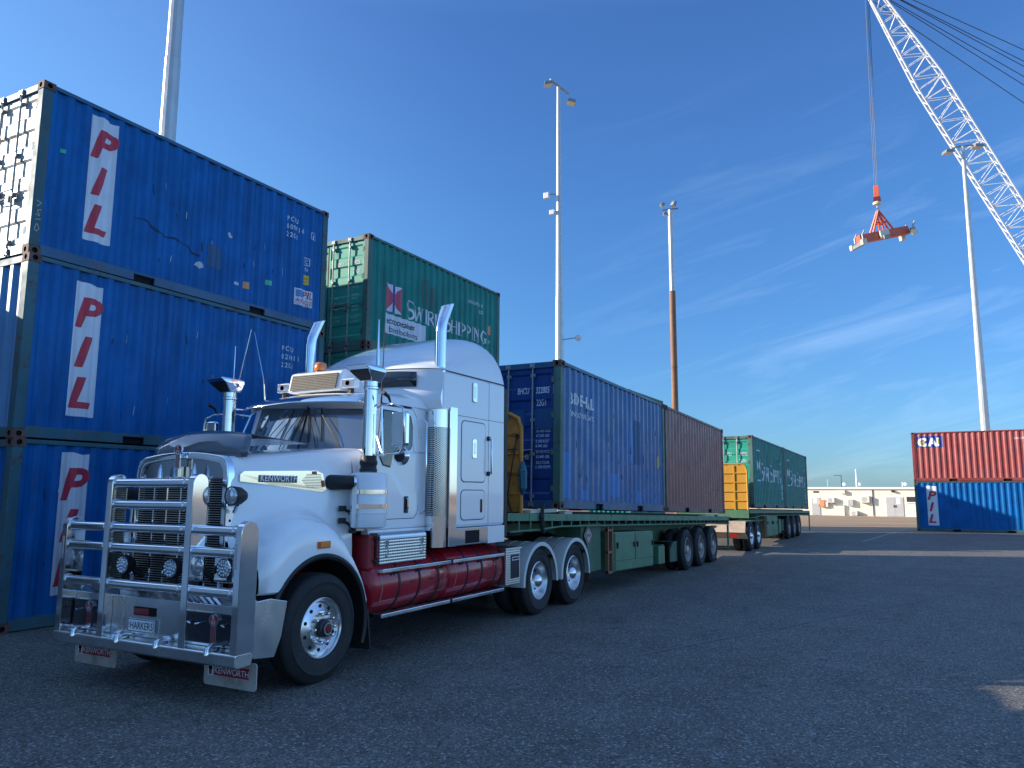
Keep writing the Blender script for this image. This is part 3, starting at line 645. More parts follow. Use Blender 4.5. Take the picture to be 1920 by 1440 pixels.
def serif_words():
    """white small-capital serif lettering: S then small caps WIRE, S then HIPPING, unit cap height 1"""
    T, t, sf = .15, .06, .05
    def S(x, h): w = h*.62; return merge(*[shift(m, x, 0) for m in (arc(w*.5, h*.74, w*.42, h*.24, .35, pi, t*h, t*h), arc(w*.5, h*.74, w*.42, h*.24, pi, 1.5*pi, t*h, T*h), arc(w*.5, h*.27, w*.44, h*.25, .5*pi, 0, T*h, T*h), arc(w*.5, h*.27, w*.44, h*.25, 0, -pi*.85, T*h, t*h))]), w
    def bar(x, h, w=T): return merge(rect(x-w*h/2, x+w*h/2, 0, h), rect(x-w*h/2-sf*h, x+w*h/2+sf*h, 0, .035*h), rect(x-w*h/2-sf*h, x+w*h/2+sf*h, h-.035*h, h))
    def G(c, x, h):
        if c == 'S': return S(x, h)
        if c == 'I': return bar(x+.14*h, h), .28*h
        if c == 'W': return merge(*[shift(m, x, 0) for m in (stroke((.0,h),(.27*h,0),T*h), stroke((.27*h,0),(.5*h,h),t*h), stroke((.42*h,h),(.68*h,0),T*h), stroke((.68*h,0),(.92*h,h),t*h), rect(-.12*h,.12*h,h-.035*h,h), rect(.82*h,1.02*h,h-.035*h,h))]), 1.0*h
        if c == 'R': return merge(bar(x+.14*h, h), shift(arc(.2*h,.73*h,.32*h,.25*h,pi/2,-pi/2,t*h,T*h),x,0), shift(stroke((.28*h,.5*h),(.66*h,0),T*h*.9),x,0)), .72*h
        if c == 'P': return merge(bar(x+.14*h, h), shift(arc(.2*h,.71*h,.34*h,.27*h,pi/2,-pi/2,t*h,T*h*.9),x,0)), .60*h
        if c == 'E': return merge(bar(x+.14*h, h), rect(x+.14*h,x+.52*h,0,.05*h), rect(x+.14*h,x+.46*h,.49*h,.53*h), rect(x+.14*h,x+.5*h,.95*h,h)), .62*h
        if c == 'H': return merge(bar(x+.14*h, h), bar(x+.62*h, h), rect(x+.14*h,x+.62*h,.49*h,.54*h)), .78*h
        if c == 'N': return merge(bar(x+.1*h, h, t), shift(stroke((.06*h,h),(.66*h,0),T*h),x,0), bar(x+.66*h, h, t)), .82*h
        if c == 'G': return merge(*[shift(m, x, 0) for m in (arc(.42*h,.5*h,.38*h,.48*h,.6,pi,t*h,T*h), arc(.42*h,.5*h,.38*h,.48*h,pi,1.75*pi,T*h,t*h), rect(.58*h,.72*h,.06*h,.42*h), rect(.5*h,.8*h,.40*h,.44*h))]), .82*h
    ms, x = [], 0
    for c in 'SWIRE SHIPPING':
        if c == ' ': x += .30; continue
        m, w = G(c, x, 1.0 if c == 'S' else .80); ms.append(m); x += w+.075
    return merge(*ms), x
SERIF, SERIFW = serif_words()
def swire(r, u=1.0, v=1.1, h=.47, flag=True, fh=.62, eco=False, uf=.42):
    if flag:
        a = fh; side_decal(r, 'flag_emblem', rect(0, a*.95, 0, a), M_stick, (uf, v+.02))
        side_decal(r, 'flag_print', merge(polyf([(0,0)]+[(a*.42*sin(pi*i/10)**.8 if 0 < i < 10 else 0, a*i/10) for i in range(1,10)]+[(0,a)]), polyf([(a*.95,a)]+[(a*.95-a*.42*sin(pi*i/10)**.8, a-a*i/10) for i in range(1,10)]+[(a*.95,0)])), M_pink, (uf, v+.02), .007)
        side_decal(r, 'flag_stripe', rect(a*.38, a*.57, 0, a), M_navy, (uf, v+.02), .008)
    k = 3.86/SERIFW; vs = [(a*k, b*h) for a, b in SERIF[0]]
    side_decal(r, 'lettering', (vs, SERIF[1]), M_ltr, (u+.12, v), .005)
TL = CH
def place3(labs, paints, x, y, yaw=0, names=None): pass
SG = 'blue stacked containers on the left'
L3c = container('bottom blue container of the near stack, partly hidden behind the bull bar', P_BLUE, P_TEALRUST, None, 6.016, 10.861, 0, 0, doors='far', group=SG)
pil_panel(L3c, .70, .42, h=2.0); cid(L3c, ['PCIU','034206','22G1'], 4.9, 2.1, box='3')
L2c = container('middle blue container of the near stack with a corrugated end wall and white logo panel', P_BLUE, P_TEALRUST, P_PALEB, 5.994, 10.854, TL, 0.002, doors='far', post=P_TEALRUST, group=SG)
pil_panel(L2c, .72, .36, h=2.0); cid(L2c, ['PCIU','021411','22G1'], 4.92, 2.02, box='5'); tri_mark(L2c, 5.42, 1.28)
L1c = container('top blue container of the near stack with weathered white doors', P_BLUE, P_BLUEFR, P_LIGHTD, 5.998, 10.898, 2*TL, -.002, doors='near', post=P_TEALRUST, group=SG)
pil_panel(L1c, .77, .44, h=1.98); cid(L1c, ['PCIU','009716','22G1'], 4.92, 2.08, box='6'); tri_mark(L1c, 5.42, 1.28)
side_decal(L1c, 'sticker', rect(0,.15,0,.2), M_yel, (5.42, .88)); side_text(L1c, 'NEW\nBOX', 5.43, .98, .07, M_black, sx=.8)
side_decal(L1c, 'sticker', rect(0,.52,0,.34), M_stick, (5.20, .42)); side_text(L1c, 'PIL', 5.42, .59, .2, M_pilred, bold=.015, shear=.2, off=.008)
def glyph(r, u, v, s, segs):
    side_decal(r, 'lettering', merge(*[stroke((a*s, b*s), (c*s, d*s), .012) for a, b, c, d in segs]), M_pilred, (u, v), .008)
glyph(L1c, 5.22, .44, .12, [(0,.7,1,.7),(.5,1,.5,.7),(.5,.7,0,0),(.5,.7,1,0),(.4,.1,.55,0)]); glyph(L1c, 5.34, .44, .11, [(0,.9,1,.9),(.5,1,.5,0),(0,.5,1,.5),(.2,.8,.3,.6),(.8,.8,.7,.6)])
glyph(L1c, 5.46, .44, .11, [(.2,1,.2,0),(0,.5,.4,.5),(.45,.9,.45,.5),(.6,1,1,.6),(.6,.4,1,.4),(.6,0,1,0),(.6,.4,.6,0),(1,.4,1,0)]); glyph(L1c, 5.58, .44, .11, [(.2,1,.8,.6),(.8,1,.1,.6),(.1,.4,.9,.4),(.5,.5,.2,0),(.9,.4,.8,0)])
side_decal(L1c, 'lettering', rect(0,.20,0,.14), mat('small_blue_badge', (.1,.25,.5), .5), (5.24,.59), .008)
for u, v, w, h_, m in ((2.75,.52,.26,.15,M_scuff),(3.42,1.25,.17,.14,M_scuff),(3.62,.42,.17,.09,M_scuff),(3.88,.42,.12,.13,M_org),(4.42,.62,.14,.1,M_grst),(.34,1.62,.07,.06,M_grst),(3.05,.62,.30,.42,M_patch2)):
    if m is M_scuff: ms = polyf([(w*.5+w*.5*cos(a)*random.uniform(.55,1), h_*.5+h_*.5*sin(a)*random.uniform(.55,1)) for a in [2*pi*i/11 for i in range(11)]])
    else: ms = rect(0,w,0,h_)
    side_decal(L1c, 'sticker' if m is not M_scuff else 'scuff_mark', ms, m, (u, v), .006)
M_scr = mat('dark_scratch', (.01,.03,.06), .7)
side_decal(L1c, 'scratch', merge(*[stroke((i*.14, .04*sin(i*1.3)-.03*i), ((i+1)*.14, .04*sin((i+1)*1.3)-.03*(i+1)), .012+.012*(i%3)) for i in range(9)]), M_scr, (1.62, 1.05), .006)
for r_, pts_ in ((L1c, ((1.9,1.7),(2.35,1.35),(2.9,1.0),(3.9,.9),(4.15,1.3),(4.6,.95),(2.1,.5))), (L2c, ((1.4,1.6),(2.2,.7),(3.1,1.2),(3.8,.6),(4.4,1.4),(2.7,1.9),(1.6,.5))), (L3c, ((1.7,1.8),(2.0,.9),(.5,1.9),(.6,.9)))):
    side_decal(r_, 'scratch', merge(*[stroke((a, b), (a+random.uniform(-.05,.05), b-random.uniform(.05,.16)), random.uniform(.008,.03)) for a, b in pts_]), M_scr, (0,0), .006)
    side_decal(r_, 'scuff_mark', merge(*[stroke((a+.21, b+.1), (a+.21+random.uniform(-.02,.02), b-random.uniform(.0,.05)), .010) for a, b in pts_]), M_scuff, (0,0), .006)
M_dkl = mat('dark_lettering', (.10,.11,.12), .7)
door_text(L1c, 'PCIU', 1.10, 1.86, .12, M_dkl); door_text(L1c, '009716', .85, 1.86, .12, M_dkl); door_text(L1c, '22G1', .62, 1.70, .12, M_dkl)
for i, (a, b) in enumerate((('MAX.GR.', '30.480 KG'), ('TARE', '67.200 LB'), ('NET', '28.230 KG'), ('CU.CAP.', '33.2 CU.M'))): door_text(L1c, a, 1.10, 1.45-.2*i, .07, M_dkl); door_text(L1c, b, .60, 1.45-.2*i, .07, M_dkl)
# chalked scrawl on the posts
M_chalk = mat('chalk_scrawl', (.42,.45,.47), .9)
decal('chalk_scrawl', *merge(*[stroke((a,b),(c,d),.012) for a,b,c,d in ((0,0,.03,.09),(.03,.09,.07,.02),(.07,.02,.03,-.03),(.03,-.03,0,0),(0,.14,.08,.16),(.0,.22,.06,.2),(.06,.2,.02,.28),(.02,.28,.08,.3),(.01,.33,.07,.4),(.07,.4,.0,.42))]), lambda u, v: (u, -.001, v), M_chalk, L1c, origin=(.05,.36))
# containers behind and in front (out of the picture, they throw the yard's shade)
container('blue container behind the near stack, lowest', P_BLUE, P_TEALRUST, None, 6.02, 13.38, 0, doors='far', full=False)
container('blue container behind the near stack, middle one', P_BLUE, P_TEALRUST, None, 6.02, 13.38, TL, doors='far', full=False)
container('blue container behind the near stack, top one', P_BLUE, P_TEALRUST, None, 6.02, 13.38, 2*TL, doors='far', full=False)
B1c = container('green container at the bottom of the second stack, behind the cab', P_GREEN, P_GREENFR, P_GDOOR, 13.33, 10.815, 0, -.008, doors='near', group='green stacked containers behind the cab')
copy_tree(B1c)
B2c = [o for o in bpy.data.objects if o.name.startswith('shipping_container') and o != B1c and o.get('label') == B1c['label']][0]; B2c.location.z = CH-.03
B2c['label'] = 'green container directly under the topmost green one, mostly hidden by the cab'
BTc = container('topmost green container with a red and blue flag emblem and serif lettering', P_GREEN, P_GREENFR, P_GDOOR, 13.33, 10.815, 2*CH-.06, -.008, doors='near', group='green stacked containers behind the cab')
swire(BTc, 1.40, .93, .46, True, .66, uf=.70)
side_decal(BTc, 'sticker', polyf([(0,0),(1.62,0),(1.62,.46),(1.2,.47),(.7,.46),(0,.47)]), M_stick, (.70, .42)); side_text(BTc, 'ecocontainer', .75, .67, .205, M_black, bold=.016, sx=1.02, off=.008); side_text(BTc, 'bamboofloors', .87, .47, .2, M_black, sx=1.0, off=.008)
side_text(BTc, 'JSSU 139725 8', 4.35, 1.95, .125, sx=.85, bold=.01, spacing=1.15); side_text(BTc, '22G1', 4.95, 1.76, .125, sx=.85, bold=.01); side_decal(BTc, 'sticker', rect(0,.14,0,.26), M_org, (5.42,1.24)); side_text(BTc, 'R7', 5.40, .98, .14)
side_decal(BTc, 'repaint_patch', merge(rect(0,.12,0,.62), rect(.2,.34,0,.66), rect(.42,.56,-.05,.5)), mat('brownish_patch', (.06,.10,.085), .6), (2.12, 1.42), .003)
door_text(BTc, 'JSSU', .93, 1.92, .135, bold=.01, sx=.7); door_text(BTc, '139725', .52, 1.92, .135, bold=.01, sx=.62); door_text(BTc, '8', .20, 1.92, .135); door_text(BTc, '22G1', .50, 1.72, .135, bold=.01)
for i, (a, b, c) in enumerate((('MAX.GROSS','30.480 KG','67.200 LB'), ('TARE','2.200 KG','4.850 LB'), ('NET','28.280 KG','62.350 LB'), ('CU.CAP','33.2 CU.M','1.172 CU.FT'))):
    door_text(BTc, a, 1.0, 1.42-.27*i, .065); door_text(BTc, b, .50, 1.47-.27*i, .06); door_text(BTc, c, .50, 1.38-.27*i, .06)
# green stack further back whose roof rail shows over the trailer's blue box
for i in range(3): container(['green container at the bottom of the far stack behind the trailer', 'green container in the middle of the far stack behind the trailer', 'green container whose roof edge shows above the blue trailer container'][i], P_GREEN, P_GREENFR, None, 38.7, 13.62, i*CH*.949, doors='far', full=False, name='shipping_container').scale.z = .949
for k in range(2):
    for i in range(3): container('pale grey container standing outside the left of the picture', P_OUT, P_OUT, None, 2.4-CL-k*6.3, 10.9, i*TL, doors='far', full=False, group='containers outside the left edge')
for k in range(3):
    for i in range(2): container('pale grey container standing outside the left of the picture', P_OUT, P_OUT, None, 5.6-CL-k*6.2, 13.37, i*TL, doors='far', full=False, group='containers outside the left edge')
# right-hand stack seen broadside
RY = radians(-90) - .071
R2c = container('faded red container on top of the right-hand stack, small logo at its corner', P_RED, P_REDFR, None, 46.50, .556, CH, RY, doors='far', name='shipping_container')
R1c = container('blue container under the red one at the right edge, red letters on a white strip', P_BLUE, P_TEALRUST, None, 46.506, .556, 0, RY, doors='far', name='shipping_container')
pil_panel(R1c, .55, .30, .50, 2.05)
side_decal(R2c, 'logo_panel', rect(0,1.22,0,.60), M_navy, (.26, 1.78), .004)
side_text(R2c, 'C', .30, 1.86, .58, mat('logo_white', (.85,.85,.85), .5), bold=.05, off=.008); side_text(R2c, 'AI', .80, 1.86, .58, bpy.data.materials['logo_white'], bold=.05, off=.010)
side_decal(R2c, 'logo_print', merge(arc(.12,.12,.10,.10,.6,5.7,.05,.05,14), rect(.05,.19,.07,.17), rect(.82,.88,.05,.3)), M_yel, (.42, 1.90), .014)
side_text(R2c, 'CAIU 276', 4.6, 2.1, .14, sx=.85)
# ================================================================ ROAD TRAIN TRAILERS
M_tgreen = mat('trailer_green', (.078,.20,.105), .5, noise=.15, nscale=3, dirt=(.06,.05,.035), dirt_amt=.5, streak=True, dscale=1.5, fade=.35)
M_tgreend = mat('trailer_green_grimy', (.05,.12,.065), .6, noise=.2, dirt=(.03,.025,.02), dirt_amt=.6)
M_under = mat('grimy_steel', (.022,.024,.022), .8, noise=.3); M_plank = mat('deck_boards', (.12,.09,.06), .8, noise=.3)
M_yellow = mat('yellow_headboard', (.62,.30,.03), .5, noise=.08, dirt=(.12,.05,.02), dirt_amt=.15, rust=.0, dscale=2); M_yrust = mat('rusty_yellow_headboard', (.62,.25,.04), .65, noise=.15, dirt=(.10,.035,.015), dirt_amt=.75, rust=.5)
M_tyre = mat('tyre_rubber', (.018,.018,.019), .75, noise=.25, nscale=6, dirt=(.06,.055,.05), dirt_amt=.35, dscale=5, bump=.15, bscale=60); M_steelrim = mat('painted_steel_rim', (.40,.36,.33), .5, metal=.4, noise=.2, dirt=(.08,.06,.05), dirt_amt=.5)
M_ally = mat('polished_aluminium_rim', (.82,.81,.80), .27, metal=1.0, noise=.03, rough_var=.05); M_brownst = mat('brown_steel', (.26,.12,.06), .6, noise=.2, rust=.3); M_timber = mat('pale_dunnage', (.55,.50,.40), .8, noise=.15)
M_redr = mat('red_reflector', (.45,.01,.01), .25)
def wheel(parent, x, yf, sgn, r=.52, w=.28, kind='trailer', name='wheel', zc=None):
    """axle along y; yf = y of the outer face, sgn = -1 when the outside looks towards -y"""
    zc = r-.005 if zc is None else zc
    W_ = empty(name); W_.parent = parent; W_.location = (x, yf, zc); s = -sgn     # s: direction pointing inward
    rim = .292
    q = MB(); P_ = [(rim, .045), (rim+.012, .02), (rim+.05, .006), (r-.13, 0), (r-.095, .002), (r-.09, -.003), (r-.084, .004), (r-.075, .012), (r-.028, .03), (r-.006, .055), (r, .075)]
    for k in range(4):
        a = .075+(w-.15)*(k+.35)/4; P_ += [(r, a), (r-.014, a+.003), (r-.014, a+.011), (r, a+.014)]
    P_ += [(r, w-.07), (r-.02, w-.03), (r-.1, w), (rim, w-.02)]
    q.lathe([(a, s*b) for a, b in P_], (0,0,0), 'y', 56, False); q.build('tyre', M_tyre, W_, smooth=50)
    q = MB()
    if kind == 'steer':
        pr = [(rim-.002, .04), (rim+.006, .022), (rim-.004, .014), (rim-.018, .03), (rim-.026, .06), (rim-.034, .078), (.248, .072), (.235, .062), (.18, .045), (.165, .028), (.10, .02), (.088, .02)]
        q.lathe([(a, s*b) for a, b in pr], (0,0,0), 'y', 48, False); rm = q.build('rim', M_ally, W_, smooth=35)
        q = MB()
        for k in range(10):
            a = 2*pi*(k+.5)/10; q.lathe([(.0,0),(.019,0),(.019,s*.004)], (.213*cos(a), s*.049, .213*sin(a)), 'y', 12)
        q.build('hand_hole', M_hole, rm)
        for k in range(10):
            q = MB(); a = 2*pi*k/10; q.lathe([(.020,s*.035),(.020,s*.01),(.015,-s*.008),(.015,-s*.030),(.007,-s*.034),(0,-s*.034)], (.142*cos(a), 0, .142*sin(a)), 'y', 8); q.build('wheel_nut', M_ally, rm, smooth=40)
        q = MB(); q.lathe([(.088,s*.03),(.088,-s*.015),(.082,-s*.03),(.066,-s*.04),(.062,-s*.055),(.05,-s*.06),(.0,-s*.06)], (0,0,0), 'y', 24); hb = q.build('hub', M_dark, W_, smooth=35)
        q = MB(); q.lathe([(.056,-s*.0605),(.060,-s*.064),(.048,-s*.064),(.048,-s*.0605)], (0,0,0), 'y', 24, False); q.build('hub_ring', M_ally, hb); q = MB(); q.lathe([(.0,-s*.062),(.026,-s*.062),(.026,-s*.066),(0,-s*.066)], (0,0,0), 'y', 16); q.build('hub_cap', M_redr, hb)
    else:
        m = M_ally if kind == 'drive' else M_steelrim
        pr = [(rim-.002, .045), (rim+.006, .025), (rim-.006, .016), (rim-.02, .045), (rim-.03, .10), (.235, .15), (.22, .165), (.16, .165), (.14, .15), (.11, .15)]
        q.lathe([(a, s*b) for a, b in pr], (0,0,0), 'y', 40, False); rm = q.build('rim', m, W_, smooth=35)
        q = MB(); q.lathe([(.11,s*.16),(.11,s*.05),(.10,s*.02),(.06,s*.005),(0,0)] if kind != 'drive' else [(.12,s*.16),(.115,s*.06),(.09,s*.015),(.05,-s*.01),(0,-s*.02)], (0,0,0), 'y', 24); q.build('hub', m, W_, smooth=50)
        q = MB()
        for k in range(8):
            a = 2*pi*k/8; q.lathe([(0,0),(.026,0),(.026,s*.006)], (.19*cos(a), s*.158, .19*sin(a)), 'y', 10)
        q.build('hand_hole', M_hole, rm)
        q = MB(); q.lathe([(a, s*(b+w+.05)) for a, b in [(rim-.02,.02),(rim,.0),(r-.12,0),(r-.03,.03),(r,.08),(r,w-.08),(r-.03,w-.03),(r-.1,w),(rim-.02,w-.02)]], (0,0,0), 'y', 36, True); q.build('inner_tyre', M_tyre, W_, smooth=50)
    return W_
def flatbed(lab, x0, x1, zt0, slope, yn0, ydrift, axles, tool, hb, hbm, brown, small, group, plac=None):
    root = empty('flatbed_trailer', (x0, 0, 0), label=lab, cat='trailer', group=group)
    yn = lambda x: yn0+ydrift*(x-x0)
    # geometry is built in world numbers, then moved to the root
    def xf(v): x, y, z = v; return (x-x0, y+ydrift*(x-x0), z-slope*(x-x0))
    def B(nm, m, *boxes, bevel=.004, par=None):
        q = MB(xf)
        for b in boxes: q.box(*b)
        return q.build(nm, m, par or root, bevel=bevel)
    W_ = 2.5; zt = zt0
    n = 10; L = (x1-x0)/n
    B('deck', M_plank, (x0, x1, yn0+.05, yn0+W_-.05, zt-.045, zt-.005))
    B('deck_gap_filler', M_under, (x0+1.9, x1-.1, yn0+.28, yn0+W_-.28, zt-.004, zt+.045))  # dark filler added to hide the sunlit far rail under the containers
    B('edge_rail', M_tgreen, *[(x0+i*L+.006, x0+(i+1)*L-.006, yn0, yn0+.05, zt-.115, zt) for i in range(n)], *[(x0+(i+.5)*L, x0+(i+.5)*L+.03, yn0-.006, yn0, zt-.11, zt-.005) for i in range(n)], bevel=.006)
    B('edge_rail', M_tgreen, (x0, x1, yn0+W_-.05, yn0+W_, zt-.115, zt)); 
    q = MB(xf); drop = .075
    q.tube([(x0+.1, yn0+.02, zt-.20-drop), (x0+1.0, yn0+.02, zt-.20-drop*.7), (x0+1.9, yn0+.02, zt-.205), (x1-.06, yn0+.02, zt-.20)], .016, 7)
    k = int((x1-x0)/.38)
    for i in range(1, k): xx = x0+i*(x1-x0)/k; q.box(xx-.012, xx+.012, yn0+.012, yn0+.03, zt-(.205+(drop if xx < x0+1.2 else 0)), zt-.1)
    q.build('rope_rail', M_tgreen, root)
    B('front_beam', M_tgreen, (x0-.05, x0-.002, yn0+.02, yn0+W_-.02, zt-.28, zt-.002))
    B('rear_beam', M_tgreen, (x1+.002, x1+.09, yn0-.01, yn0+W_+.01, zt-.24, zt-.0)); B('corner_post', M_tgreen, (x1+.01, x1+.07, yn0, yn0+.05, zt-.95, zt-.245))
    for yy in (yn0+.62, yn0+W_-.72):
        q = MB(xf); q.prism([(x0+.05, zt-.05), (x0+.05, zt-.30), (x0+2.6, zt-.31), (x0+4.0, zt-.62), (x1-.2, zt-.62), (x1-.2, zt-.05)], 'y', yy, yy+.1); q.build('chassis_beam', M_tgreend, root)
    B('cross_members', M_under, *[(x0+.3+i*.55, x0+.36+i*.55, yn0+.08, yn0+W_-.08, zt-.16, zt-.05) for i in range(int((x1-x0-.5)/.55))], bevel=0)
    # lockers
    a, b, z0, z1 = tool
    B('locker_box', M_tgreend, (a-.9, a-.32, yn0+.22, yn0+.8, z0+.05, z1+.1), bevel=.01)
    tb = B('tool_locker', M_tgreen, (a, b, yn0+.02, yn0+.62, z0, z1), bevel=.015)
    mid_ = (a+b)/2
    q = MB(xf)
    for u, v in ((a+.03, mid_-.02), (mid_+.02, b-.03)): q.box(u, v, yn0+.002, yn0+.019, z0+.20, z1-.03)
    q.box(a+.03, b-.03, yn0+.005, yn0+.019, z0+.02, z0+.175); q.build('locker_door', M_tgreen, tb, bevel=.005)
    q = MB(xf)
    for u in (a+.12, mid_-.1, mid_+.1, b-.1): q.box(u-.03, u+.03, yn0-.03, yn0-.001, z1-.24, z1-.2); q.box(u-.012, u+.012, yn0-.03, yn0-.001, z1-.31, z1-.2)
    q.build('latch', M_dark, tb)
    q = MB(xf)
    for u in (a-.28, a-.06): q.box(u, u+.045, yn0+.03, yn0+.09, z0-.02, z1+.1)
    for zz in (z0, (z0+z1)/2, z1+.04): q.box(a-.28, a-.015, yn0+.035, yn0+.085, zz-.02, zz+.02)
    q.build('ladder_rack', M_brownst, root)
    a2, b2, z2, z3 = small; B('battery_box', M_tgreen, (a2, b2, yn0+.05, yn0+.3, z2, z3), bevel=.01); B('air_tank_cover', M_tgreend, (b2+.05, b2+.28, yn0+.15, yn0+.5, z2+.18, z3+.02), bevel=.02)
    # running gear
    gx0 = axles[0]-.85; q = MB(xf); q.prism([(gx0, .95), (gx0-.25, .80), (gx0-.25, .50), (axles[0]-.54, .50), (axles[0]-.54, .95)], 'y', yn0+.10, yn0+.14); q.prism([(gx0, .95), (gx0+.02, .97), (axles[0]-.54, .97), (axles[0]-.54, .95)], 'y', yn0+.1, yn0+.7); q.build('mudguard', M_tgreend, root)
    q = MB(xf); q.box(axles[-1]+.62, axles[-1]+.64, yn0+.06, yn0+.66, .30, 1.05); q.build('mud_flap', M_under, root)
    q = MB()
    for ax_ in axles: q.tube([(ax_-x0, yn0+.35+ydrift*(ax_-x0), .5), (ax_-x0, yn0+W_-.35, .5)], .07, 8)
    q.build('axle', M_under, root)
    B('suspension', M_under, (axles[0]-.7, axles[-1]+.6, yn0+.75, yn0+.95, .62+slope*(axles[0]-x0), .95+slope*(axles[0]-x0)))
    for ax_ in axles:
        wheel(root, ax_-x0, yn(ax_)-.04, -1, .50, .26, 'trailer'); wheel(root, ax_-x0, yn(ax_)+W_+.0, 1, .50, .26, 'trailer')
    if hb:
        xh, zh, y0 = hb; q = MB(xf); hh = zh-zt; ya, yb = yn0+.10, yn0+W_-.10
        pts = lambda y: None
        q.box(xh, xh+.02, ya+.03, yb-.03, zt+.02, zh-.05)
        hp = q.build('headboard', hbm, root)
        q = MB(xf)
        q.tube([(xh-.01, ya, zt), (xh-.01, ya, zh-.22), (xh-.01, ya+.06, zh-.07), (xh-.01, ya+.2, zh), (xh-.01, yb-.2, zh), (xh-.01, yb-.06, zh-.07), (xh-.01, yb, zh-.22), (xh-.01, yb, zt)], .032, 8)
        q.build('headboard_frame', hbm, hp, smooth=40)
        for i in range(1, 5):
            z = zt+hh*i/5; q = MB(xf); q.box(xh-.035, xh-.002, ya+.03, yb-.03, z-.02, z+.01); q.build('rib', hbm, hp)
        for yy in (ya+.42, ya+1.15, yb-.42): q = MB(xf); q.box(xh-.03, xh-.003, yy, yy+.05, zt, zh-.06); q.build('rib', hbm, hp)
    return root, xf
GTR = 'flatbed trailers of the road train'
T1, xf1 = flatbed('front pale green flatbed trailer carrying the blue and maroon containers behind the cab', 10.0, 23.85, 1.585, .0275, 5.40, -.005, (19.35,20.62,21.9), (14.33,16.7,.50,1.25), (10.62,3.12,5.5), M_yrust, 14, (17.2,17.66,.50,.90), GTR)
T2, xf2 = flatbed('rear green flatbed trailer with clean yellow headboard carrying two green containers', 27.5, 40.75, 1.335, .019, 5.40, -.019, (34.9,36.2,37.5), (30.35,32.5,.36,1.12), (27.75,2.93,5.5), M_yellow, 29, (33.1,33.45,.42,.98), GTR)
# hazard placard on the first trailer
q = MB(); c = Vector((13.2-10, 5.46, 1.12)); 
q.add([c+Vector((-.20,0,0)), c+Vector((0,0,-.20)), c+Vector((.20,0,0)), c+Vector((0,0,.20))], [(0,1,2,3)]); M_plac = mat('placard_grey', (.42,.36,.34), .6, noise=.1)
pl = q.build('placard', M_plac, T1); pl.data.materials[0] = M_plac
md = pl.modifiers.new('s', 'SOLIDIFY'); md.thickness = .01
q = MB()
for a, b in (((-.17,0),(0,-.17)),((0,-.17),(.17,0)),((.17,0),(0,.17)),((0,.17),(-.17,0))):
    q.tube([c+Vector((a[0],-.012,a[1])), c+Vector((b[0],-.012,b[1]))], .006, 4)
q.box(c.x-.07, c.x+.07, c.y-.014, c.y-.011, c.z-.02, c.z+.02); q.build('placard_print', M_brownst, pl)
q = MB(); q.box(2.95, 3.9, 5.50, 6.0, .45, 1.33); q.build('landing_gear_box', M_tgreend, T1, bevel=.01)
decal('lettering', *text_mesh('ROAD TRAIN', .09, .006, .15), lambda u, v: (u, 5.392, v-.0275*u), M_navy, T1, origin=(.95, 1.49)) if False else None
decal('lettering', *text_mesh('7044L7', .085, .004, .2), lambda u, v: (u, 5.393, v-.0275*u), M_navy, T1, origin=(.98, 1.497))
def dunnage(lab, x, y, z, l, w, h, m=None):
    q = MB(); q.box(0, l, 0, w, 0, h); o = q.build('dunnage_board', m or M_timber, bevel=.004); o.location = (x, y, z); return tag(o, lab, 'timber', 'timber boards under the trailer containers')
zT = lambda x: 1.585-.0275*(x-10)
dunnage('pale board on the trailer deck in front of the blue container', 10.8, 5.43, zT(10.8)+.001, 1.0, .12, .055)
dunnage('pale board under the near corner of the blue container', 12.15, 5.45, zT(12.5)+.001, .3, .12, .04)
dunnage('pale board under the rear of the maroon container', 21.2, 5.43, zT(22.6)+.001, 1.4, .12, .045)
# containers on the trailers
TB = container('dark blue container at the front of the first trailer, with patches of lighter blue', paint('trailer_container_blue', (.0,.105,.30), rough=.30, spec=.42, fade=.08, dirt_amt=.3, rust=.10), P_BLUEFR, paint('door_blue', (.0,.045,.20), fade=.1, dirt_amt=.2), 12.041, 5.496, 1.605, 0.0, .0268, doors='near', post=P_GREENFR)
TR = container('maroon container behind the blue one on the first trailer', P_MAROON, P_MARFR, None, 12.041+CL+.082, 5.496, 1.605-.0268*(CL+.08), 0.0, .0268, doors='far')
G1 = container('green container at the front of the second trailer, with bright sunlit doors', P_GREEN, P_GREENFR, P_GDOOR, 28.485, 5.42, 1.395, -.021, .0203, doors='near')
G2 = container('green container at the very rear of the second trailer', P_GREEN, P_GREENFR, None, 28.485+CL+.1, 5.42-.021*(CL+.1), 1.395-.0203*(CL+.1), -.021, .0203, doors='far')
for g_, n_ in ((G1, 0), (G2, 1)):
    side_decal(g_, 'logo_mark', merge(rect(0,.62,0,.05), rect(0,.62,1.10,1.15), rect(.26,.36,0,1.15), polyf([(0,.12),(.2,.5),(.2,.65),(0,1.03)]), polyf([(.62,.12),(.42,.5),(.42,.65),(.62,1.03)])), M_ltr, (.75, .98))
    k = 3.9/SERIFW; side_decal(g_, 'lettering', ([(a*k, b*.66) for a, b in SERIF[0]], SERIF[1]), M_ltr, (1.52, 1.02), .005)
    side_text(g_, 'JSSU 16', 4.55, 2.02, .14, sx=.9, bold=.015); side_text(g_, '22G1', 5.05, 1.78, .14, sx=.9, bold=.015)
    side_decal(g_, 'lettering', merge(*[rect(random.uniform(0,.05), random.uniform(.15,.25), i*.07, i*.07+.04) for i in range(10)]), M_ltr, (5.38, .30))
door_text(G1, 'JSSU', .95, 1.86, .17, bold=.015, sx=.62); door_text(G1, '160703', .51, 1.86, .17, bold=.015, sx=.6); door_text(G1, '5', .12, 1.86, .17, bold=.015); door_text(G1, '22G1', .50, 1.62, .17, bold=.015, sx=.7)
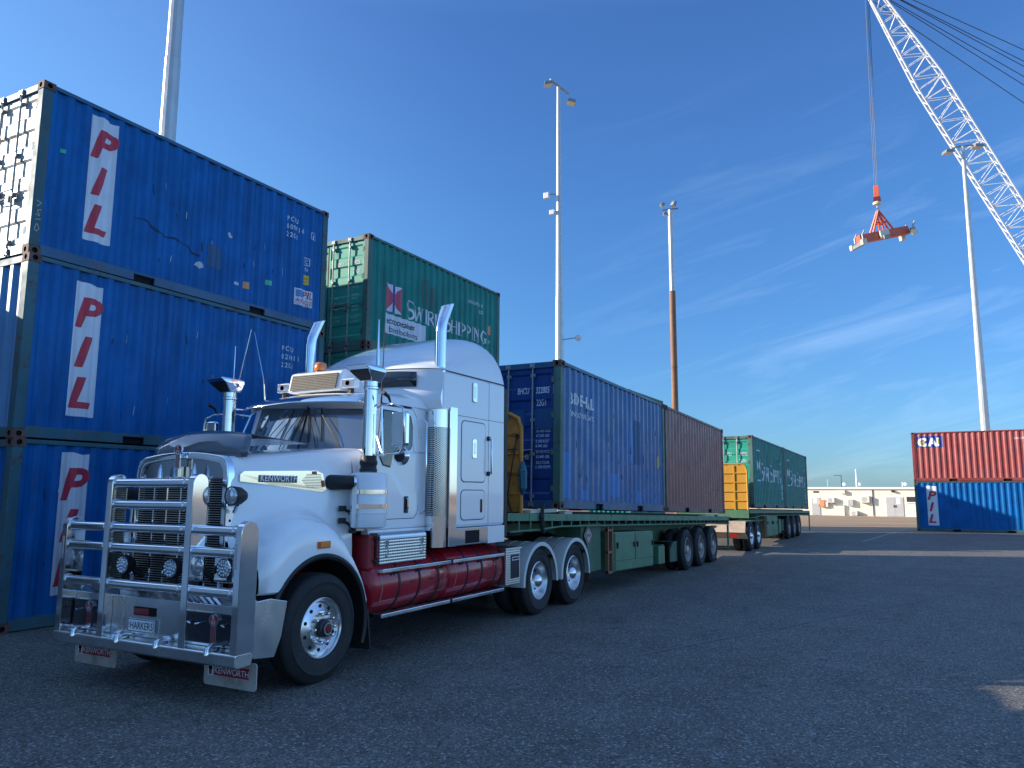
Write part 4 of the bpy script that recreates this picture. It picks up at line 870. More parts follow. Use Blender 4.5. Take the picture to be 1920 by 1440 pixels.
for i in range(5): door_text(G1, 'MAX GROSS', 1.05, 1.36-.2*i, .07); door_text(G1, '30.480 KG', .6, 1.36-.2*i, .07)
door_text(TB, 'BHCU', .87, 2.02, .16, bold=.012, sx=.54); door_text(TB, '322805', .505, 2.02, .16, bold=.012, sx=.56); door_text(TB, '0', .145, 2.02, .15, bold=.012, sx=.6); door_text(TB, '22G1', .50, 1.80, .16, bold=.012, sx=.56)
for a_, b_, c_, d_ in ((.16,.166,2.0,2.16),(.065,.071,2.0,2.16),(.065,.166,2.0,2.006),(.065,.166,2.154,2.16)): decal('lettering', *rect(0, b_-a_, 0, d_-c_), lambda u, v, b_=b_: (.040, b_-u, v), M_ltr, TB, origin=(0, c_))
for i, tx in enumerate(('30.480 KGS','67.200 LBS','2.150 KGS','4.740 LBS','28.330 KGS','62.460 LBS','33.2 CU.M.','1.173 CU.FT.')): door_text(TB, tx, .50, 1.33-.082*i-(.03 if i % 2 == 0 else 0)*0-.02*(i//2), .068, bold=.006, sx=.85)
decal('repaint_patch', *rect(0,.42,0,.36), lambda u, v: (.040, .52-u, v), M_patch2, TB, origin=(0,1.38)); decal('repaint_patch', *rect(0,.38,0,.36), lambda u, v: (.040, 1.10-u, v), M_patch2, TB, origin=(0,1.38))
side_text(TB, 'BIDEHAL', .475, 1.88, .30, bold=.02, sx=.92); side_text(TB, 'CONNEXWORLDWIDE', .42, 1.66, .135, bold=.012, sx=.86)
for u, v, w, h_, m in ((1.0,2.02,.36,.2,M_scuff),(.08,.20,.45,.80,M_patch),(2.42,.28,.62,.46,M_patch),(1.06,.18,.30,.18,M_patch),(4.0,.16,.42,.28,M_patch),(3.9,1.0,.42,.95,M_patch2),(2.0,.2,.22,.42,M_patch),(3.62,1.02,.3,.7,M_patch)):
    if m is M_scuff: continue
    side_decal(TB, 'repaint_patch', rect(0,w,0,h_), m, (u, v), .002)
random.seed(11)
for rr, nn, mm in ((TB, 26, mat('dark_rust_mark', (.035,.02,.03), .8)), (TR, 10, mat('pale_scrape', (.45,.38,.40), .7)), (TR, 10, mat('dark_scrape', (.05,.03,.035), .8))):
    ms = []
    for i in range(nn):
        u = random.choice([b for b, d in PB if d == 0])+random.uniform(-.02,.02); v = random.uniform(.25, 2.0)**1.0; h_ = random.uniform(.04,.20)
        ms.append(stroke((u, v), (u+random.uniform(-.03,.03), v+h_), random.uniform(.012,.035), .006))
    side_decal(rr, 'scrape_marks', merge(*ms), mm, (0,0), .003)
side_decal(TB, 'sticker', rect(0,.05,0,.28), M_yel, (5.55,1.0), .004)
side_text(TR, '45', 5.6, .45, .14, shear=.1); side_text(TR, 'C', 5.6, .18, .2); 
# chain and ropes on the headboard
q = MB()
for a, b in (((.58,.16,2.75),(.56,.35,1.6)),((.58,.55,2.7),(.57,.2,1.45)),((.58,.16,2.55),(.58,.62,2.62))):
    q.tube([Vector(a)+Vector((0,5.4,0)), (Vector(a)+Vector(b))/2+Vector((-.02,5.4,-.05)), Vector(b)+Vector((0,5.4,0))], .012, 5)
q.build('hanging_strap', M_dark, T1)
q = MB(); q.tube([(.6,5.47,2.35),(.57,5.45,2.2),(.56,5.44,1.95),(.6,5.47,1.85)], .06, 6, rs=[.03,.07,.06,.02]); q.build('tied_strap_bundle', mat('teal_strap', (.03,.12,.16), .7, noise=.4, nscale=30), T1)
q = MB(); q.tube([(1.15,5.38,1.72),(1.05,5.36,1.5),(1.12,5.38,1.32),(1.2,5.39,1.25)], .03, 6, rs=[.02,.04,.035,.02]); q.build('binder_chain', M_under, T1)
# converter dolly between the trailers
dl = empty('converter_dolly', (26.0,0,0), label='two axle dolly joining the trailers, pale mudguard panel in front of its wheels', cat='trailer dolly')
M_dcream = mat('dusty_cream_panel', (.52,.40,.30), .6, noise=.15, dirt=(.1,.06,.04), dirt_amt=.5)
q = MB(); q.prism([(0,.98),(.02,.95),(-.10,.66),(.25,.45),(.23,.42),(-.14,.64),(-.02,1.0)], 'y', 5.25, 7.75) ; q.build('front_mudguard', M_dcream, dl)
q = MB(); q.prism([(.1,1.0),(3.0,.98),(3.0,.94),(.1,.96)], 'y', 5.25, 5.75); q.build('mudguard_top', M_tgreend, dl)
q = MB(); q.box(-.1,2.6,6.2,6.35,.62,.85); q.box(-.1,2.6,6.75,6.9,.62,.85); q.box(.3,2.2,6.0,7.1,.86,.98); q.build('dolly_frame', M_under, dl)
q = MB(); q.tube([(0,6.3,.6),(-1.9,6.5,.62)], .06, 8); q.tube([(0,6.85,.6),(-1.9,6.6,.62)], .06, 8); q.tube([(-1.9,6.55,.62),(-2.3,6.55,.62)], .08, 8); q.build('drawbar', M_tgreend, dl)
q = MB(); q.lathe([(.5,1.0),(.5,1.08),(.1,1.1)], (1.3,6.55,0), 'z', 24); q.build('turntable', M_under, dl)
q = MB(); q.box(-.12,-.10,5.5,5.75,.50,.58); q.build('tail_lamp', M_redr, dl)
for xx in (.85, 2.1):
    wheel(dl, xx, 5.22, -1, .50, .26, 'drive'); wheel(dl, xx, 7.8, 1, .50, .26, 'drive')
    q = MB(); q.tube([(xx,5.5,.5),(xx,7.5,.5)], .07, 8); q.build('axle', M_under, dl)
# ================================================================ PRIME MOVER
M_truckw = mat('white_truck_paint', (.90,.90,.90), .22, coat=.8, noise=.015, nscale=1.2, spec=.5)
M_chrome = mat('chrome', (.86,.87,.88), .06, metal=1.0); M_alu = mat('polished_aluminium', (.88,.89,.90), .08, metal=1.0, noise=.04, nscale=5, rough_var=.04)
M_alub = mat('brushed_aluminium', (.78,.79,.80), .24, metal=1.0, noise=.08, nscale=6, rough_var=.08, dirt=(.3,.3,.3), dirt_amt=.25, dscale=3)
M_tank = mat('dark_red_tank_paint', (.42,.008,.022), .28, coat=.5, noise=.08, dirt=(.08,.02,.02), dirt_amt=.35, dscale=1.5)
M_chas = mat('red_chassis_paint', (.30,.008,.016), .45, noise=.15, dirt=(.03,.02,.02), dirt_amt=.5)
M_glass = mat('windscreen_glass', (.12,.16,.21), .0, metal=.25, coat=1.0); M_glass.node_tree.nodes['Principled BSDF'].inputs['IOR'].default_value = 2.1
M_sglass = mat('side_glass', (.008,.01,.012), .03, spec=.8, coat=.6)
M_rub = mat('black_rubber', (.015,.015,.016), .55, noise=.2); M_blackp = mat('black_panel', (.008,.012,.022), .25, coat=.5); M_tint = mat('tinted_acrylic', (.10,.115,.14), .12, coat=1.0)
M_lampg = mat('lamp_glass', (.55,.58,.62), .08, metal=.6, coat=1.0); M_amber = mat('amber_lens', (.75,.14,.01), .2, coat=.6); M_seam = mat('panel_gap', (.04,.045,.06), .8)
M_flapw = mat('dirty_white_flap', (.50,.42,.36), .7, noise=.1, dirt=(.20,.12,.08), dirt_amt=.75, dscale=4); M_crim = mat('crimson_print', (.34,.008,.03), .45); M_cream = bpy.data.materials['cream_wall']
M_fendw = mat('offwhite_fender', (.66,.66,.64), .4, noise=.06, dirt=(.3,.28,.24), dirt_amt=.35, dscale=3)
def pattern(m, kind, scale):
    t = m.node_tree; n = t.nodes; l = t.links; b = n['Principled BSDF']; c = n.new('ShaderNodeTexCoord'); s = n.new('ShaderNodeSeparateXYZ'); l.new(c.outputs['Object'], s.inputs[0])
    def M(op, a, bb=None):
        x = n.new('ShaderNodeMath'); x.operation = op
        for i, q in enumerate((a, bb)):
            if q is None: continue
            if hasattr(q, 'links'): l.new(q, x.inputs[i])
            else: x.inputs[i].default_value = q
        return x.outputs[0]
    if kind == 'dots':     # round perforations in staggered rows, around x/z
        u = M('MULTIPLY', s.outputs[0], scale); v = M('MULTIPLY', s.outputs[2], scale)
        a = M('MULTIPLY', M('SINE', M('ADD', u, v)), M('SINE', M('SUBTRACT', u, v)))
        r = n.new('ShaderNodeMapRange'); r.inputs[1].default_value = .40; r.inputs[2].default_value = .5; l.new(M('ABSOLUTE', a), r.inputs[0])
        mx = n.new('ShaderNodeMixRGB'); mx.inputs[1].default_value = b.inputs['Base Color'].default_value; mx.inputs[2].default_value = (.01,.01,.012,1); l.new(r.outputs[0], mx.inputs[0]); l.new(mx.outputs[0], b.inputs['Base Color'])
        inv = M('SUBTRACT', 1.0, r.outputs[0]); l.new(inv, b.inputs['Metallic'])
    else:                  # raised checker-plate lozenges
        u = M('MULTIPLY', s.outputs[0], scale); v = M('MULTIPLY', s.outputs[2], scale); w_ = M('MULTIPLY', s.outputs[1], scale)
        a = M('MULTIPLY', M('SINE', M('ADD', M('ADD', u, v), w_)), M('SINE', M('SUBTRACT', M('ADD', u, w_), v)))
        bp = n.new('ShaderNodeBump'); bp.inputs['Strength'].default_value = .5; bp.inputs['Distance'].default_value = .003; l.new(a, bp.inputs['Height']); l.new(bp.outputs[0], b.inputs['Normal'])
    return m
M_perf = pattern(mat('perforated_steel', (.62,.64,.66), .2, metal=1.0), 'dots', 118.0); M_check = pattern(mat('checker_plate', (.60,.62,.64), .28, metal=1.0), 'lozenge', 95.0)
TX, TC = 6.1, 6.6
TR_ = empty('semi_truck', (TX, TC, 0), label='white bonneted prime mover with tall bull bar, chrome stacks and red fuel tanks', cat='truck')
def txf(v): return (v[0]-TX, v[1], v[2])     # input: world x, v (across, + = far side), z
def tb(nm, m, *boxes, par=None, bevel=.006, bseg=2, smooth=None):
    q = MB(txf)
    for b in boxes: q.box(*b)
    return q.build(nm, m, par or TR_, bevel=bevel, bseg=bseg, smooth=smooth)
def tq(): return MB(txf)
def rrect(cx, cz, w, h, r, n=5):
    out = []
    for (sx_, sz_, a0) in ((1,1,0),(-1,1,pi/2),(-1,-1,pi),(1,-1,1.5*pi)):
        for i in range(n+1):
            a = a0+i*pi/2/n; out.append((cx+sx_*(w/2-r)+r*cos(a), cz+sz_*(h/2-r)+r*sin(a)))
    return out
def lerp(tab, x):
    if x <= tab[0][0]: return tab[0][1]
    for (a, b), (c, d) in zip(tab, tab[1:]):
        if x <= c:
            t = (x-a)/(c-a); return b+(d-b)*t
    return tab[-1][1]
def slerp(tab, x):
    """smooth (Catmull-Rom) interpolation"""
    if x <= tab[0][0]: return tab[0][1]
    if x >= tab[-1][0]: return tab[-1][1]
    for i in range(len(tab)-1):
        if x <= tab[i+1][0]:
            x0, y0 = tab[i]; x1, y1 = tab[i+1]; t = (x-x0)/(x1-x0); ym = tab[max(i-1,0)][1]; yp = tab[min(i+2,len(tab)-1)][1]
            return .5*((2*y0)+(-ym+y1)*t+(2*ym-5*y0+4*y1-yp)*t*t+(-ym+3*y0-3*y1+yp)*t*t*t)
# ---- chassis, axles, wheels
tb('chassis_rail', M_chas, (5.5,13.3,-.50,-.40,.72,1.0)); tb('chassis_rail', M_chas, (5.5,13.3,.40,.50,.72,1.0))
tb('cross_member', M_under, (9.9,10.0,-.4,.4,.75,.98)); tb('engine_block', M_under, (5.6,6.9,-.38,.38,.6,1.7)); tb('gearbox', M_under, (6.9,9.2,-.25,.25,.55,1.0))
q = tq(); q.tube([(6.1,-1.0,.52),(6.1,1.0,.52)], .06, 8); q.build('front_axle', M_under, TR_)
for xx in (11.15, 12.50):
    q = tq(); q.tube([(xx,-1.0,.52),(xx,1.0,.52)], .09, 8); q.lathe([(.05,-.25),(.2,-.1),(.2,.1),(.05,.25)], (xx,0,.52), 'y', 14); q.build('drive_axle', M_under, TR_)
def twheel(x, yf, sgn, kind, r): return wheel(TR_, x-TX, yf, sgn, r, .29, kind)
twheel(6.14, -1.20, -1, 'steer', .535); twheel(6.10, 1.20, 1, 'steer', .535)
for xx in (11.15, 12.50): twheel(xx, -1.17, -1, 'drive', .52); twheel(xx, 1.17, 1, 'drive', .52)
# ---- bonnet with the front wings
LIPR = .715
def zl(x):
    d = x-6.1
    if x < 5.52: return .93
    return .53+sqrt(max(0, LIPR*LIPR-d*d)) if abs(d) < LIPR*.985 else .60
ZS = [(5.30,1.16),(5.36,1.26),(5.48,1.38),(5.65,1.50),(5.85,1.56),(6.05,1.56),(6.25,1.50),(6.45,1.36),(6.60,1.18),(6.72,.98),(6.80,.80)]
HS = [(5.32,.665),(5.6,.72),(6.2,.84),(6.6,.92),(7.0,.985)]
HT = [(5.32,2.20),(5.6,2.235),(6.2,2.29),(7.0,2.37)]
def hood_sec(x):
    hs, ht = lerp(HS, x), lerp(HT, x); s = []
    fo = 1.205 if x > 5.45 else 1.205-.10*((5.45-x)/.15)**2
    z0 = zl(x)
    if x < 6.80: zs = slerp(ZS, x); zm = zs+.10
    else: zs = .80; zm = .9
    if x <= 6.82:
        zs = max(zs, z0+.05)
        w_in = hs+.05
        s = [(fo-.03, z0), (fo, z0+.02), (fo, (z0+zs)/2), (fo-.015, zs-.04), (fo-.05, zs+.015), (fo-.11, zs+.05), ((fo-.11)*.45+w_in*.55, zs+.085), (w_in+.02, zm+.02), (w_in-.01, zm+.10)]
    k = s[-1][1] if s else 1.45
    if not s: s = [(hs+.03, 1.46)]*8+[(hs+.03, 1.50)]
    s += [(hs+.02, k+(ht-k)*.33), (hs+.005, k+(ht-k)*.7), (hs-.02, ht-.10), (hs-.055, ht-.035), (hs-.12, ht+.005), (hs*.6, ht+.018), (hs*.3, ht+.024), (0, ht+.026)]
    return s
rings = []
xs = [5.32+i*(6.80-5.32)/42 for i in range(43)]
for x in xs:
    s = hood_sec(x); rings.append([(x, -a, b) for a, b in s]+[(x, a, b) for a, b in s[-2::-1]])
q = tq(); q.loft(rings, False, False)
q.build('bonnet', M_truckw, TR_, smooth=50)
# rear piece of the bonnet up to the cowl
q = tq(); rings = []
for x in (6.80, 6.86, 6.92, 6.965):
    hs, ht = lerp(HS, x), lerp(HT, x); s = [(hs+.035, 1.45), (hs+.03, 1.7), (hs+.015, 2.05), (hs-.02, ht-.10), (hs-.055, ht-.035), (hs-.12, ht+.005), (hs*.6, ht+.018), (hs*.3, ht+.024), (0, ht+.026)]
    rings.append([(x, -a, b) for a, b in s]+[(x, a, b) for a, b in s[-2::-1]])
q.loft(rings, False, False); q.build('bonnet_rear', M_truckw, TR_, smooth=50)
for sg in (-1, 1):
    # dark arch lip, wing tail flap, inner arch
    q = tq(); pts = [(6.1+(LIPR-.012)*cos(a), sg*1.185, .53+(LIPR-.012)*sin(a)) for a in [radians(150)-i*radians(170)/26 for i in range(27)]]
    q.tube(pts, .03, 6); q.build('arch_lip', M_rub, TR_, smooth=40)
    q = tq(); n = 24
    a_ = [radians(158)-i*radians(176)/n for i in range(n+1)]
    q.loft([[(6.1+(LIPR-.02)*cos(a), sg*1.18, .53+(LIPR-.02)*sin(a)) for a in a_], [(6.1+(LIPR-.02)*cos(a), sg*.62, .53+(LIPR-.02)*sin(a)) for a in a_]], False, False); q.build('wheel_arch', M_rub, TR_, smooth=40)
    q = tq(); q.prism([(6.845,.62),(6.875,.62),(6.93,.20),(6.915,.19)], 'y', sg*1.18, sg*.86); q.build('mud_flap', M_under, TR_)
    # marker lamp
    q = tq(); 
    for u0, u1, z0, z1, o0, o1, m_ in ((6.0,6.18,1.315,1.385,1.20,1.222,0),): q.box(u0, u1, sg*o0, sg*o1, z0, z1)
    q.mi = 1; q.box(6.02,6.16, sg*1.2215, sg*1.232, 1.325,1.375); q.build('marker_lamp', [M_amber, mat('orange_lens', (.8,.25,.03), .2, coat=.6)], TR_, bevel=.004)
    # bonnet latches
    q = tq()
    for zz in (1.60, 1.47):
        q.tube([(6.60, sg*1.0, zz+.10), (6.68, sg*1.03, zz+.06), (6.75, sg*1.03, zz-.01)], .018, 6); q.box(6.57, 6.63, sg*.97, sg*1.03, zz+.07, zz+.13); q.box(6.73,6.79, sg*.99, sg*1.04, zz-.04, zz+.01)
    q.build('bonnet_latch', M_rub, TR_)
# ---- grille
gx = 5.30
def gtop(v): return 2.205+.065*(1-(abs(v)/.66)**2)
q = tq(); N = 20
out = [(-.675,.96)]+[(-.675,2.05),(-.66,2.13),(-.63,2.185)]+[(-.58+1.16*i/N, gtop(-.58+1.16*i/N)) for i in range(N+1)]+[(.63,2.185),(.66,2.13),(.675,2.05),(.675,.96)]
inn = [(-.60,.96)]+[(-.60,2.02),(-.595,2.08),(-.57,2.115)]+[((-.54+1.08*i/N), gtop(-.58+1.16*i/N)-.07) for i in range(N+1)]+[(.57,2.115),(.595,2.08),(.60,2.02),(.60,.96)]
q.loft([[(gx+.08, a, b) for a, b in out], [(gx+.01, a, b) for a, b in out], [(gx, a*.97, b-.012) for a, b in out], [(gx+.004, a*1.01, b+.004) for a, b in inn], [(gx+.05, a, b) for a, b in inn]], False, False)
gs = q.build('grille_surround', M_chrome, TR_, smooth=60)
q = tq(); q.add([(gx+.052, a, b) for a, b in inn], [tuple(range(len(inn)))]); q.build('grille_back', M_hole, gs)
q = tq(); up = [(a, b) for a, b in inn if b > 2.0]; q.add([(gx+.035, -.60, 2.01)]+[(gx+.035, a, b) for a, b in up]+[(gx+.035, .60, 2.01)], [tuple(range(len(up)+2))]); q.build('grille_upper_panel', mat('mirror_panel', (.42,.44,.47), .12, metal=1.0), gs)
q = tq()
for i in range(46): z = .97+i*.0228; q.box(gx+.036, gx+.042, -.60, .60, z, z+.0055)
q.build('grille_mesh', mat('mesh_steel', (.55,.52,.48), .35, metal=.7), gs)
q = tq()
for v in (-.40,-.2,0,.2,.40): q.box(gx+.022, gx+.035, v-.009, v+.009, .97, 2.02)
q.build('grille_bars', M_chrome, gs)
q = tq(); q.box(gx-.012, gx+.02, -.02+.0, .02, 2.02, 2.12); q.tube([(gx-.02,0,2.02),(gx-.02,0,2.3)], .012, 6); q.build('emblem_stalk', M_chrome, gs)
# radiator emblem: round head on a ribbed shank, red enamel
def emblem(par, fx, y, z, s, out=-1, mm=(M_chrome, M_crim)):
    """fx(depth, a, b): maps depth/width/height into truck numbers"""
    q = MB(txf); P = lambda d, a, b: fx(d, y+a*s, z+b*s)
    ring = [(.36*cos(2*pi*i/16), .62+.30*sin(2*pi*i/16)) for i in range(16)]
    body = [(-.20,-.55),(.20,-.55),(.2,.36),(-.2,.36)]
    for poly, d0, d1 in ((ring, 0, .10*s), (body, 0, .08*s)):
        n = len(poly); q.add([P(d0,a,b) for a, b in poly]+[P(d1,a,b) for a, b in poly], [tuple(range(n)), tuple(range(n,2*n))]+[(i,(i+1)%n,n+(i+1)%n,n+i) for i in range(n)])
    e = q.build('emblem', mm[0], par)
    q = MB(txf)
    n = 16; q.add([P(.11*s,a*.8,.62+(b-.62)*.8) for a, b in ring], [tuple(range(n))])
    for k in (-.13,-.04,.05,.14): q.add([P(.09*s,k-.02,-.5),P(.09*s,k+.02,-.5),P(.09*s,k+.02,.3),P(.09*s,k-.02,.3)], [(0,1,2,3)])
    q.build('emblem_enamel', mm[1], par)
    for ch, dz in (('K', .66), ('W', .40)):
        vs, fs = text_mesh(ch, .34*s, .012*s, 0, 1.0, 'CENTER'); q = MB(txf)
        q.add([fx(.115*s, y-a, z+dz*s+b-.02*s) for a, b in vs], fs); q.build('emblem_letter', M_ltr, par)
    return e
emblem(gs, lambda d, a, b: (gx-.03-d, a, b), 0, 2.19, .165)
# bug deflector
q = tq(); rings = []
for t, xx, zz, w_ in ((0,5.40,2.215,.70),(.4,5.43,2.32,.70),(.8,5.50,2.42,.66),(1,5.56,2.455,.60)):
    rings.append([(xx+.10*(abs(v)/.7)**2, v, zz+.05*(1-(abs(v)/w_)**4)*t*0+ (.045*(1-(abs(v)/w_)**2))*t) for v in [w_*(-1+2*i/16) for i in range(17)]])
q.loft(rings, False, False); q.build('bug_deflector', M_tint, TR_, smooth=60, solid=.006)
q = tq(); q.loft([[(5.56+.10*(abs(v)/.7)**2, v, 2.455+.045*(1-(abs(v)/.6)**2)) for v in [.6*(-1+2*i/16) for i in range(17)]], [(6.35, v*1.15, 2.395) for v in [.6*(-1+2*i/16) for i in range(17)]]], False, False)
q.build('bug_deflector_top', M_tint, TR_, smooth=60, solid=.006)
# headlamp boxes, driving lamps on the wings
def roundlamp(par, x, v, z, r, nm='headlight', led=False, house=M_rub, dep=.10):
    q = tq(); q.lathe([(0,0),(r*.92,.0),(r,.012),(r*1.0,.035),(r*.93,.04),(r*.8,dep),(0,dep)] if False else [(r*.9,-.002),(r,.0),(r,.03),(r*.92,dep*.6),(r*.55,dep),(0,dep)], (x,v,z), 'x', 28, False); h_ = q.build(nm, house, par, smooth=40)
    q = tq(); q.lathe([(0,-.012),(r*.5,-.010),(r*.86,-.001),(r*.9,.004)], (x,v,z), 'x', 28, False); q.build('lens', M_lampg, h_, smooth=60)
    if led:
        q = tq()
        pos = [(0,0)]+[(r*.36*cos(a), r*.36*sin(a)) for a in [i*pi/3 for i in range(6)]]+[(r*.68*cos(a), r*.68*sin(a)) for a in [i*pi/6+.2 for i in range(12)]]
        for a, b in pos: q.lathe([(0,-.022),(r*.10,-.018),(r*.155,-.012)], (x, v+a, z+b), 'x', 8, False)
        q.build('led_cluster', M_chrome, h_, smooth=30)
    return h_
for sg in (-1, 1):
    q = tq(); q.prism([(a, b) for a, b in rrect(sg*.825, 1.16, .47, .27, .03)], 'x', 5.27, 5.345); hb_ = q.build('headlight_bezel', M_chrome, TR_, bevel=.01)
    for v in (.72, .94):
        roundlamp(hb_, 5.265, sg*v, 1.16, .092, 'headlight', led=(v < .8), house=M_chrome, dep=.04)
    roundlamp(TR_, 5.24, sg*.80, 1.835, .092, 'spotlight', house=M_rub, dep=.16)
    q = tq(); q.tube([(5.32, sg*.80, 1.75), (5.34, sg*.74, 1.68)], .02, 6); q.prism([(5.28,1.74),(5.46,1.70),(5.42,1.52),(5.34,1.38),(5.28,1.42)], 'y', sg*.69, sg*.70); q.build('lamp_bracket', M_alub, TR_)
    q = tq()
    for a, b in ((5.33,1.60),(5.38,1.56),(5.32,1.52)): q.lathe([(0,0),(.014,0)], (a, sg*.701+sg*.0015, b), 'y', 8)
    q.build('bracket_holes', M_hole, TR_)
    # cowl vent / trim strip with the maker's plate
    pts = [(5.42,1.975),(5.42,2.045),(5.46,2.075),(6.30,2.10),(6.38,2.07),(6.43,1.90),(6.37,1.875),(5.75,1.945)]
    hy = lambda x: sg*(lerp(HS, x)+.014)
    def bz(u, v_): return txf((u, hy(u)+sg*.012, v_))
    vs = pts; q = MB(); q.add([bz(a, b) for a, b in pts]+[txf((a, hy(a)+sg*.002, b)) for a, b in pts], [tuple(range(8)), tuple(range(8,16))]+[(i,(i+1)%8,8+(i+1)%8,8+i) for i in range(8)]); bd = q.build('badge_plate', mat('badge_chrome', (.80,.78,.70), .1, metal=1.0) if sg < 0 else M_chrome, TR_)
    q = MB(); q.add([txf((a, hy(a)+sg*.0145, b)) for a, b in ((5.615,1.97),(6.06,1.968),(6.06,2.035),(5.615,2.04))], [(0,1,2,3)]); q.build('badge_band', M_blackp, bd)  # dark band of the badge behind its letters
    vs, fs = text_mesh('KENWORTH', .088, .0045, 0, .86)
    q = MB(); q.add([txf((5.63+a*sg*-1 if sg < 0 else 6.05-a, hy(5.63+a)+sg*.019, 1.982+b-.028*a*0)) for a, b in vs], fs); q.build('badge_lettering', mat('badge_white', (.95,.95,.95), .35), bd, solid=.004)
    q = MB()
    for i in range(9): z = 1.925+i*.0165; x0_, x1_ = 6.12+.015*abs(i-4), 6.385-.004*i; q.add([txf((a, hy(a)+sg*.0145, b)) for a, b in ((x0_,z),(x1_,z),(x1_,z+.006),(x0_,z+.006))], [(0,1,2,3)])
    q.build('badge_louvres', M_seam, bd)
    q = MB(); q.add([txf((a, hy(a)+sg*.015, b)) for a, b in ((6.37,1.93),(6.41,1.93),(6.395,2.0),(6.355,2.0))], [(0,1,2,3)]); q.add([txf((a, hy(a)+sg*.015, b)) for a, b in ((6.24,2.06),(6.30,2.06),(6.30,2.095),(6.24,2.092))], [(0,1,2,3)]); q.build('badge_red_mark', mat('red_mark', (.5,.06,.04), .4), bd)
# ---- bull bar
bb = 4.93
M_bb = M_alu
for sg in (-1, 1):
    for v, top, w_, d_ in ((.555 if sg > 0 else .610, 2.04, .085, .17), (1.222 if sg > 0 else 1.262, 1.615, .078, .20)):
        q = tq(); n = 10; hd_ = d_/2; prof = [(bb, .48)]+[(bb+hd_-hd_*cos(a), top-hd_+hd_*sin(a)) for a in [i*pi/(2*n) for i in range(0, 2*n+1)]]+[(bb+d_, .48)]
        q.prism(prof, 'y', sg*(v-w_/2), sg*(v+w_/2)); q.build('post', M_bb, TR_, bevel=.006, bseg=2, smooth=35)
RZ = (1.955, 1.745, 1.525, 1.335, .985)
for z in RZ:
    q = tq(); q.tube([(bb+.055,-.568,z),(bb+.055,.513,z)], .046, 18); q.build('crossbar', M_alu, TR_, smooth=40)
for sg in (-1, 1):
    for z in RZ[2:]:
        q = tq(); q.tube([(bb+.055,sg*.598,z),(bb+.055,sg*1.22,z)], .046, 18); q.build('crossbar', M_alu, TR_, smooth=40)
    for z in RZ:
        for v in ([.50] if z > 1.6 else [.50,.612,1.17]): q = tq(); q.lathe([(.05,-.008),(.056,0),(.05,.008)], (bb+.055, sg*v, z), 'y', 18); q.build('weld_collar', M_alub, TR_)
q = tq(); q.prism([(bb-.005,.385),(bb-.005,.475),(bb+.01,.488),(bb+.18,.488),(bb+.20,.44),(bb+.18,.375),(bb+.03,.365)], 'y', -1.30, 1.265); q.build('bottom_channel', M_alub, TR_, bevel=.008, bseg=3)
tb('bumper_panel', M_alub, (bb+.155,bb+.185,-1.18,1.18,.489,.86)); q = tq(); q.prism([(bb+.16,.861),(bb+.19,.861),(bb+.32,.905),(bb+.30,.915)], 'y', -1.18, 1.18); q.build('bumper_top', M_alub, TR_)
tb('bumper_seam', M_alub, (bb+.148,bb+.154,.40,.43,.50,.85), (bb+.148,bb+.154,-.43,-.40,.50,.85))
for sg in (-1, 1):
    q = tq(); q.prism(rrect(sg*.89, .655, .54, .27, .02, 3), 'x', bb+.125, bb+.154); sp_ = q.build('lamp_cover', M_blackp, TR_, bevel=.006)
    emblem(sp_, lambda d, a, b: (bb+.124-d, a, b), sg*.89, .625, .175)
    q = tq()
    for v in (.73, 1.01): q.tube([(bb+.12, sg*v, .70), (bb+.09, sg*v, .70), (bb+.085, sg*(v+(.05 if v < .9 else -.05)*-1), .69)], .008, 6)
    for a in (.64,.87,1.10):
        for b in (.545,.74): q.lathe([(.006,-.004),(.006,0)], (bb+.122, sg*a, b), 'x', 6)
    q.build('wing_fastener', M_chrome, sp_)
    q = tq()
    for i in range(3): v = .68+i*.09; q.prism([(bb+.06,.95),(bb+.09,.955),(bb+.18,.865),(bb+.15,.862)], 'y', sg*v, sg*(v+.035))
    q.build('gusset', M_alub, TR_)
    for v in (.28, .95):
        q = tq(); q.tube([(bb-.002, sg*v, .455), (bb+.0, sg*v, .50), (bb+.05, sg*v, .525), (bb+.13, sg*v, .515)], .028, 10); q.build('tow_loop', M_alu, TR_, smooth=50)
    # folded side wing of the bumper
    P = [(5.10,.84),(5.16,.895),(5.38,.905),(5.59,.86),(5.53,.55),(5.45,.375),(5.20,.40),(5.11,.50)]
    q = tq(); q.prism(P, 'y', sg*1.215, sg*1.235); q.build('bumper_wing', M_alub, TR_, bevel=.006)
    q = tq(); q.prism([(5.13,.42),(5.13,.85),(5.19,.91),(5.20,.91),(5.15,.85),(5.15,.42)], 'y', sg*1.2, sg*1.25); q.build('wing_fold', M_alu, TR_)
    # flap with the maker's name
    yv = sg*.96; q = tq(); q.prism(rrect(yv, .25, .66, .24, .03, 3), 'x', 5.19, 5.20); fl = q.build('front_mud_flap', M_flapw, TR_)
    q = tq(); q.box(5.184, 5.189, yv-.24, yv+.20, .225, .315); q.build('flap_band', M_crim, fl)
    q = tq(); q.box(5.184, 5.189, yv+.20, yv+.275, .215, .325); q.build('flap_emblem', M_ltr, fl)
    q = tq(); q.lathe([(0,-.002),(.024,-.002)], (5.183, yv+.238, .285), 'x', 14); q.box(5.181,5.183, yv+.222, yv+.254, .225,.262); q.build('flap_emblem_print', M_crim, fl)
    vs, fs = text_mesh('KENWORTH', .078, .003, 0, .98); q = tq(); q.add([(5.181, yv+.188-a, .242+b) for a, b in vs], fs); q.build('flap_lettering', M_ltr, fl)
